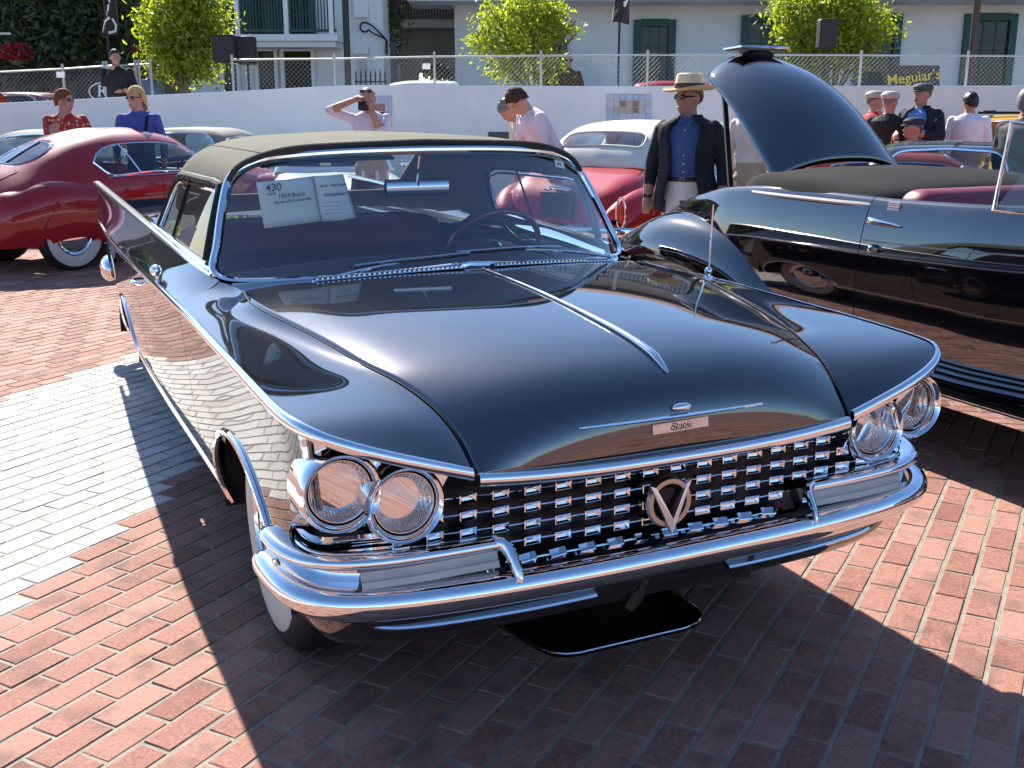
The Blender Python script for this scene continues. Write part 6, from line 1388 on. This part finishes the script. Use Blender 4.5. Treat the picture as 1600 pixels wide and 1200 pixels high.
    # legs
    for s in (1, -1):
        hipz = .92-squat; kn = Vector((.02+squat*.55, s*.10, .50-squat*.25)); an = Vector((0-.1*squat, s*.105, .09))
        src.tube([Vector((0, s*.085, hipz)), Vector((.01, s*.09, hipz-.12)).lerp(kn, .3), kn], [.100*g, .090, .064], 14); src.tube([kn, kn.lerp(an, .4), an], [.064, .060, .046], 14); src.ellipsoid(kn, (.064, .064, .064), 10, 8); mark(LG)
        src.tube([an+Vector((-.06, 0, -.045)), an+Vector((.02, 0, -.04)), an+Vector((.15, .01*s, -.058)), an+Vector((.19, .012*s, -.066))], [.040, .046, .036, .020], 10, squash=(1, .8)); mark(SH)
    # one continuous skin
    tmp = src.build('tmp', mats, None, smooth=False, merge=0); md = tmp.modifiers.new('r', 'REMESH'); md.mode = 'VOXEL'; md.voxel_size = .0125; s2 = tmp.modifiers.new('s', 'SMOOTH'); s2.iterations = 4; s2.factor = .5
    dg = bpy.context.evaluated_depsgraph_get(); me = bpy.data.meshes.new_from_object(tmp.evaluated_get(dg)); sv_ = [v.co.copy() for v in tmp.data.vertices]; bpy.data.objects.remove(tmp)
    kd = KDTree(len(sv_))
    for i, v in enumerate(sv_): kd.insert(v, i)
    kd.balance(); me.materials.clear()
    for m_ in mats: me.materials.append(m_)
    idx = [tags[kd.find(p.center)[1]] for p in me.polygons]; me.polygons.foreach_set('material_index', idx); me.polygons.foreach_set('use_smooth', [True]*len(idx)); me.transform(Matrix.Scale(k, 4)); me.update(); newobj('body', me, root)
    SC_ = Matrix.Scale(k, 4)
    def child(mb, nm, m_, par=root, **kw):
        mb.v = [tuple(SC_ @ Vector(v)) for v in mb.v]; return mb.build(nm, m_, par, **kw)
    # face details
    for s in (1, -1):
        if not glasses: e = MB(); e.ellipsoid(hp((.088, s*.030, .092)), (.008, .012, .006), 8, 6, H3); child(e, 'eye', DARKFEAT)
        e = MB(); e.tube([hp((.092, s*.016, .112)), hp((.095, s*.032, .116)), hp((.084, s*.048, .110))], .004, 5); child(e, 'eyebrow', hair or DARKFEAT)
    e = MB(); e.ellipsoid(hp((.108, 0, .022)), (.005, .022, .0045), 8, 6, H3); child(e, 'mouth', LIPS)
    if beard: e = MB(); e.tube([hp((.104, -.030, .028)), hp((.116, 0, .036)), hp((.104, .030, .028))], .009, 6); child(e, 'moustache', beard)
    if glasses:
        e = MB()
        for s in (1, -1): e.ellipsoid(hp((.095, s*.034, .094)), (.012, .030, .020), 12, 8, H3); e.tube([hp((.088, s*.058, .098)), hp((.0, s*.082, .098))], .005, 5)
        e.tube([hp((.105, -.01, .10)), hp((.105, .01, .10))], .005, 5); child(e, 'sunglasses', SHADES)
    if hair:
        e = MB(); r2 = np.random.default_rng(int(px)); rows = []
        hairstyle = 'band' if hat else hairstyle; low = {'short': .03, 'bob': -.045, 'bald': .045, 'band': .045}[hairstyle]
        for t in np.linspace(0, 1, 14):
            row = []
            for a in np.linspace(0, 2*math.pi, 28, endpoint=False):
                fr_ = .5+.5*math.cos(a); zl = low+(.158-low)*fr_**(.9 if hairstyle not in ('bald', 'band') else .35)
                if hairstyle == 'bob' and fr_ > .55: zl = .135
                zt2 = .217 if hairstyle not in ('bald', 'band') else max(.135, zl); z = zt2-(zt2-zl)*t; rr_ = math.sqrt(max(.0, 1-((z-.105)/.113)**2)) if z > .105 else 1.0
                if hairstyle == 'bald': rr_ = max(rr_, .9)
                puff = (1+(.05*t if hairstyle == 'bob' else 0)+r2.normal(0, .022))*(1-(.0 if hairstyle == 'bob' else 2.2)*max(0, .095-z)); row.append(hp((.004+(.104*rr_*math.cos(a)*(.97 if math.cos(a) > 0 else 1.0))*puff, .0855*rr_*math.sin(a)*puff, z+r2.normal(0, .003 if t < .9 else .007))))
            rows.append(row)
        e.grid(rows, close_v=True); o = child(e, 'hair', hair); modify(o, 'SOLIDIFY', thickness=.012*k, offset=0)
    if hat:
        kind, hm, band = hat; e = MB()
        if kind == 'fedora':
            rows = []
            for r_, z, dr_ in ((.0, .262, 0), (.045, .258, 0), (.070, .268, 0), (.088, .255, 0), (.096, .22, 0), (.102, .155, 0), (.125, .148, .0), (.165, .150, .012), (.185, .158, .02), (.184, .153, .02), (.165, .144, .012), (.105, .140, 0)):
                rows.append([hp((.004+r_*1.12*math.cos(a), r_*.96*math.sin(a), z+dr_*abs(math.sin(a))**2-(.012*math.exp(-(math.sin(a)/.5)**2) if .02 < r_ < .08 else 0)-.018*max(0, math.cos(a))**2*(r_ > .12))) for a in np.linspace(0, 2*math.pi, 32, endpoint=False)])
            e.grid(rows, close_v=True); o = child(e, 'hat', hm)
            e = MB(); e.grid([[hp((.004+r_*1.13*math.cos(a), r_*.97*math.sin(a), z)) for a in np.linspace(0, 2*math.pi, 32, endpoint=False)] for r_, z in ((.1035, .157), (.1045, .17), (.1010, .192))], close_v=True); child(e, 'hat_band', band, o)
        else:
            rows = [[hp((.0+r_*1.12*math.cos(a), r_*.95*math.sin(a), z)) for a in np.linspace(0, 2*math.pi, 28, endpoint=False)] for r_, z in ((0, .222), (.05, .220), (.090, .206), (.110, .180), (.109, .150), (.098, .132))]
            e.grid(rows, close_v=True); bx = [[hp((.075+.075*t*math.cos(a)*1.0, .085*math.sin(a)*(1-.15*t), .150-.022*t)) for a in np.linspace(-1.35, 1.35, 12)] for t in (0, .5, 1)]; o = child(e, 'cap', hm); e = MB(); e.grid(bx); ob = child(e, 'cap_peak', hm, o); modify(ob, 'SOLIDIFY', thickness=.008)
    if extras: extras(root, B, hp, child, k)
    return root
def jacket(m_, openf=24, z0=.80, flare=1.0):
    def ex(root, B, hp, child, k):
        rows = []
        for z, rx, ry in ((z0, .170*flare, .225*flare), (.95, .165*flare, .215*flare), (1.10, .155, .200), (1.25, .155, .215), (1.36, .150, .236), (1.43, .122, .222), (1.475, .082, .110), (1.50, .078, .092)):
            of = R(openf+4*math.sin(z*9)) if z < 1.4 else R(openf*.9); rows.append([B((.006+(rx+.006*math.sin(a*7+z*20))*math.cos(a), (ry+.006*math.sin(a*5+z*13))*math.sin(a), z)) for a in np.linspace(of, 2*math.pi-of, 44)])
        e = MB(); e.grid(rows); o = child(e, 'jacket', m_); modify(o, 'SOLIDIFY', thickness=.010, offset=0)
    return ex
def collar(m_):
    def ex(root, B, hp, child, k):
        for s in (1, -1):
            e = MB(); e.poly([B((.088, s*.008, 1.440)), B((.102, s*.040, 1.428)), B((.060, s*.072, 1.470)), B((.066, s*.046, 1.488))], .008); child(e, 'collar', m_)
    return ex
def both(*fs):
    def ex(*a):
        for f_ in fs: f_(*a)
    return ex
NAVY = cloth('navy_jacket', (.012, .013, .017)); BLUE = cloth('blue_shirt', (.06, .10, .24)); CREAMT = cloth('cream_trousers', (.74, .70, .62)); PINK = cloth('pale_pink_shirt', (.66, .56, .60)); WHITE = cloth('white_shirt', (.74, .74, .74)); BLUEB = cloth('blue_blouse', (.07, .09, .30)); JEANS = cloth('jeans', (.04, .06, .12)); KHAKI = cloth('khaki', (.36, .28, .18)); BLACKC = cloth('black_clothes', (.010, .010, .012)); REDC = cloth('red_shirt', (.42, .015, .02)); TANC = cloth('beige_top', (.58, .50, .42)); BROWNC = cloth('brown_jacket', (.05, .03, .015)); LBLUE = cloth('light_blue_shirt', (.10, .22, .42)); SLATE = cloth('slate_shirt', (.12, .16, .28))
def floral():
    M = cloth('floral_shirt', (.34, .04, .035)); nt = M.node_tree; b = nt.nodes['Principled BSDF']; tc = nt.nodes.new('ShaderNodeTexCoord'); v = nt.nodes.new('ShaderNodeTexVoronoi'); v.inputs['Scale'].default_value = 20; nt.links.new(tc.outputs['Object'], v.inputs['Vector'])
    cr = nt.nodes.new('ShaderNodeValToRGB'); cr.color_ramp.interpolation = 'CONSTANT'; cr.color_ramp.elements[0].color = (.62, .45, .30, 1); cr.color_ramp.elements[1].position = .32; cr.color_ramp.elements[1].color = (.33, .035, .03, 1); nt.links.new(v.outputs['Distance'], cr.inputs[0]); nt.links.new(cr.outputs[0], b.inputs['Base Color']); return M
BLOND = mat('blond_hair', (.50, .33, .15), .85, spec=.2, var=.4, vscale=45, bump=.6, bscale=60); BROWNH = mat('brown_hair', (.07, .035, .018), .85, spec=.2, var=.4, vscale=45, bump=.6, bscale=60); GREYH = mat('grey_hair', (.16, .145, .13), .6, var=.35, vscale=45, bump=.5, bscale=60); BLACKH = mat('black_hair', (.012, .010, .010), .45, bump=.6, bscale=60); AUBURN = mat('auburn_hair', (.16, .06, .025), .85, spec=.2, var=.4, vscale=45, bump=.6, bscale=60)
STRAW = mat('straw', (.66, .52, .32), .8, var=.12, vscale=60, bump=.5, bscale=160)
# man in straw hat
def hatman_extra(root, B, hp, child, k):
    jacket(NAVY, 30, .80, 1.08)(root, B, hp, child, k); collar(BLUE)(root, B, hp, child, k)
    e = MB(); e.grid([[B((.004+(.126)*math.cos(a), .176*math.sin(a), z)) for a in np.linspace(0, 2*math.pi, 32, endpoint=False)] for z in (1.02, 1.055)], close_v=True); bl_ = child(e, 'belt', mat('belt_leather', (.03, .015, .010), .5)); modify(bl_, 'SOLIDIFY', thickness=.008)
    e = MB(); e.box(B((.135, 0, 1.038)), (.012, .05, .036)); child(e, 'belt_buckle', CHROME_W, bl_, smooth=False)
    for q in range(6): e = MB(); e.ellipsoid(B((.128+.006*math.sin(q), .004, 1.09+.06*q)), (.004, .006, .006), 8, 6); child(e, 'button', WHITETRIM)
person('person', 'man in straw hat, open dark jacket, blue shirt and cream trousers', 1077, 8.3, 1.76, -14, BLUE, CREAMT, NAVY, SKIN_T, armR=((-.02, -.275, 1.13), (.05, -.285, .90)), armL=((-.02, .275, 1.13), (.05, .285, .90)), headturn=-38, hair=GREYH, hat=('fedora', STRAW, mat('hat_band', (.03, .022, .018), .7)), glasses=True, girth=1.02, extras=hatman_extra, armk=1.25)
# floral shirt man with hand at chin, woman with shoulder strap
person('person', 'man in red floral shirt and sunglasses holding his hand to his chin', 100, 12.8, 1.78, 20, floral(), KHAKI, None, SKIN_T, armR=((.14, -.25, 1.20), (.155, -.06, 1.50)), armL=((.16, .26, 1.16), (.24, .02, 1.12)), headturn=42, hair=AUBURN, glasses=True, girth=1.12, sleeve_to=.5)
def strap(root, B, hp, child, k):
    e = MB(); e.tube([B(p) for p in ((-.10, .06, 1.42), (-.02, .10, 1.475), (.085, .10, 1.42), (.135, .08, 1.25), (.13, .02, 1.05))], .02, 6, squash=(1, .4)); child(e, 'shoulder_strap', BLACKC); collar(BLUEB)(root, B, hp, child, k)
person('person', 'blond woman in blue blouse and sunglasses with a dark shoulder strap', 215, 12.4, 1.80, -10, BLUEB, JEANS, None, SKIN, headturn=-40, hair=BLOND, hairstyle='bob', glasses=True, girth=.92, extras=strap)
# photographer with raised elbow
def camera_held(root, B, hp, child, k):
    e = MB()
    for s in (1, -1): e.ellipsoid(hp((.062, s*.036, .190)), (.014, .030, .018), 10, 8); e.tube([hp((.05, s*.06, .185)), hp((-.02, s*.082, .13))], .005, 5)
    child(e, 'sunglasses', SHADES)
    e = MB(); e.box(hp((.165, 0, .07)), (.07, .13, .09)); cm = child(e, 'camera', MATTEBLACK, smooth=False); e = MB(); e.lathe([(.034, 0), (.034, .09), (.026, .092), (0, .085)], 16, Matrix.Translation(hp((.20, 0, .065))) @ Matrix.Rotation(R(90), 4, 'Y')); child(e, 'lens', GRILLEBLACK, cm)
    e = MB(); e.tube([B(p) for p in ((.12, .10, 1.10), (.10, .13, 1.35), (-.02, .13, 1.47))], .022, 6, squash=(1, .4)); child(e, 'rucksack_strap', BLACKC)
person('person', 'man in white shirt raising a camera to his eye above the canvas roof', 578, 12.2, 1.80, -12, PINK, KHAKI, None, SKIN_T, armR=((.02, -.42, 1.50), (.17, -.11, 1.62)), armL=((.20, .16, 1.28), (.20, .07, 1.52)), headturn=0, headtilt=14, glasses=False, sleeve_to=.5, extras=camera_held, lean=6)
# man bending forward, second man beside him
person('person', 'dark haired man in pale pink shirt bending down over the red car', 868, 11.6, 1.92, -62, PINK, KHAKI, None, SKIN, armR=((.16, -.24, 1.16), (.30, -.18, .98)), armL=((.16, .24, 1.16), (.30, .18, .98)), lean=34, headtilt=16, hair=BROWNH, girth=1.08, extras=collar(PINK))
person('person', 'second man in beige top stooping behind the man in the pink shirt', 852, 12.4, 1.84, -66, TANC, KHAKI, None, SKIN_T, armR=((.16, -.24, 1.16), (.30, -.18, .98)), lean=36, headtilt=18, hair=GREYH, girth=1.02)
person('person', 'person in beige top and tan trousers seen behind the boot lid stay', 1178, 10.6, 1.74, 150, TANC, KHAKI, None, SKIN, hair=BROWNH, girth=1.0)
# group by the wall at the right
CAPB = mat('beige_cap', (.42, .38, .30), .85); CAPG = mat('grey_cap', (.07, .07, .07), .85)
person('person', 'man in red shirt and pale flat cap by the white wall', 1366, 14.2, 1.76, 120, REDC, KHAKI, None, SKIN_T, hair=GREYH, hat=('cap', CAPB, None), headturn=-10)
person('person', 'man in black jacket and beige cap seen from behind', 1390, 13.0, 1.74, 160, BLACKC, BLACKC, None, SKIN_T, hair=GREYH, hat=('cap', CAPB, None), girth=1.18)
def cam2(root, B, hp, child, k):
    e = MB(); e.box(B((.26, .0, 1.20)), (.08, .13, .09)); cm = child(e, 'camera', MATTEBLACK, smooth=False); e = MB(); e.lathe([(.035, 0), (.035, .08), (0, .075)], 14, Matrix.Translation(B((.30, 0, 1.20))) @ Matrix.Rotation(R(90), 4, 'Y')); child(e, 'lens', GRILLEBLACK, cm); jacket(NAVY, 34, .82, 1.1)(root, B, hp, child, k)
person('person', 'moustached man in dark jacket, light blue shirt and grey cap gesturing with one hand', 1440, 13.6, 1.84, -25, LBLUE, BLACKC, NAVY, SKIN_T, armR=((.06, -.30, 1.16), (.20, -.36, 1.36)), armL=((.06, .28, 1.16), (.24, .06, 1.20)), headturn=-18, hair=GREYH, hat=('cap', CAPG, None), girth=1.16, extras=cam2, beard=GREYH, armk=1.25)
person('person', 'man in dark cap and jacket crouching between the standing men', 1430, 12.6, 1.70, -70, BLACKC, BLACKC, None, SKIN_T, armR=((.18, -.20, 1.20), (.20, -.05, 1.48)), armL=((.18, .20, 1.20), (.20, .05, 1.48)), squat=.26, hair=GREYH, hat=('cap', mat('navy_cap', (.02, .025, .05), .8), None))
person('person', 'dark haired man in white shirt seen from behind near the yellow car', 1516, 13.6, 1.74, 170, WHITE, KHAKI, None, SKIN_T, headturn=40, hair=BLACKH, girth=1.1)
person('person', 'person in dark coat beyond the windscreen of the open car', 1606, 9.4, 1.72, 150, cloth('charcoal_coat', (.03, .03, .034)), BLACKC, None, SKIN_T, hair=GREYH, girth=1.25)
# people on the upper street
person('person', 'man in black jacket leaning on the wall with his hand at his face', 187, 18.0, 1.72, 12, BLACKC, BLACKC, None, SKIN_T, armR=((.14, -.25, 1.20), (.16, -.06, 1.50)), armL=((.18, .25, 1.14), (.26, .0, 1.10)), hair=BLACKH, z0=ZU-.10, girth=1.15)
person('person', 'man in slate blue shirt beside the yellow green tree', 240, 20.5, 1.76, 40, SLATE, KHAKI, None, SKIN_T, hair=GREYH, z0=ZU-.25)
person('person', 'man in black sweater with white letters on the upper street', 864, 21.0, 1.78, 25, BLACKC, JEANS, None, SKIN_T, hair=GREYH, z0=ZU-.12, extras=lambda root, B, hp, child, k: lettering('sweater_lettering', 'CAL', .13, Matrix.Scale(k, 4) @ frame(B((.150, 0, 1.27)), (0, 1, 0), (0, 0, 1)), WHITEINK, root, bold=.006))
person('person', 'man in brown jacket and sunglasses on the upper street', 886, 20.8, 1.80, 10, BROWNC, JEANS, None, SKIN_T, armR=((.06, -.27, 1.14), (.22, -.10, 1.12)), armL=((.06, .27, 1.14), (.22, .08, 1.10)), hair=BLACKH, glasses=True, z0=ZU-.12, girth=1.1)
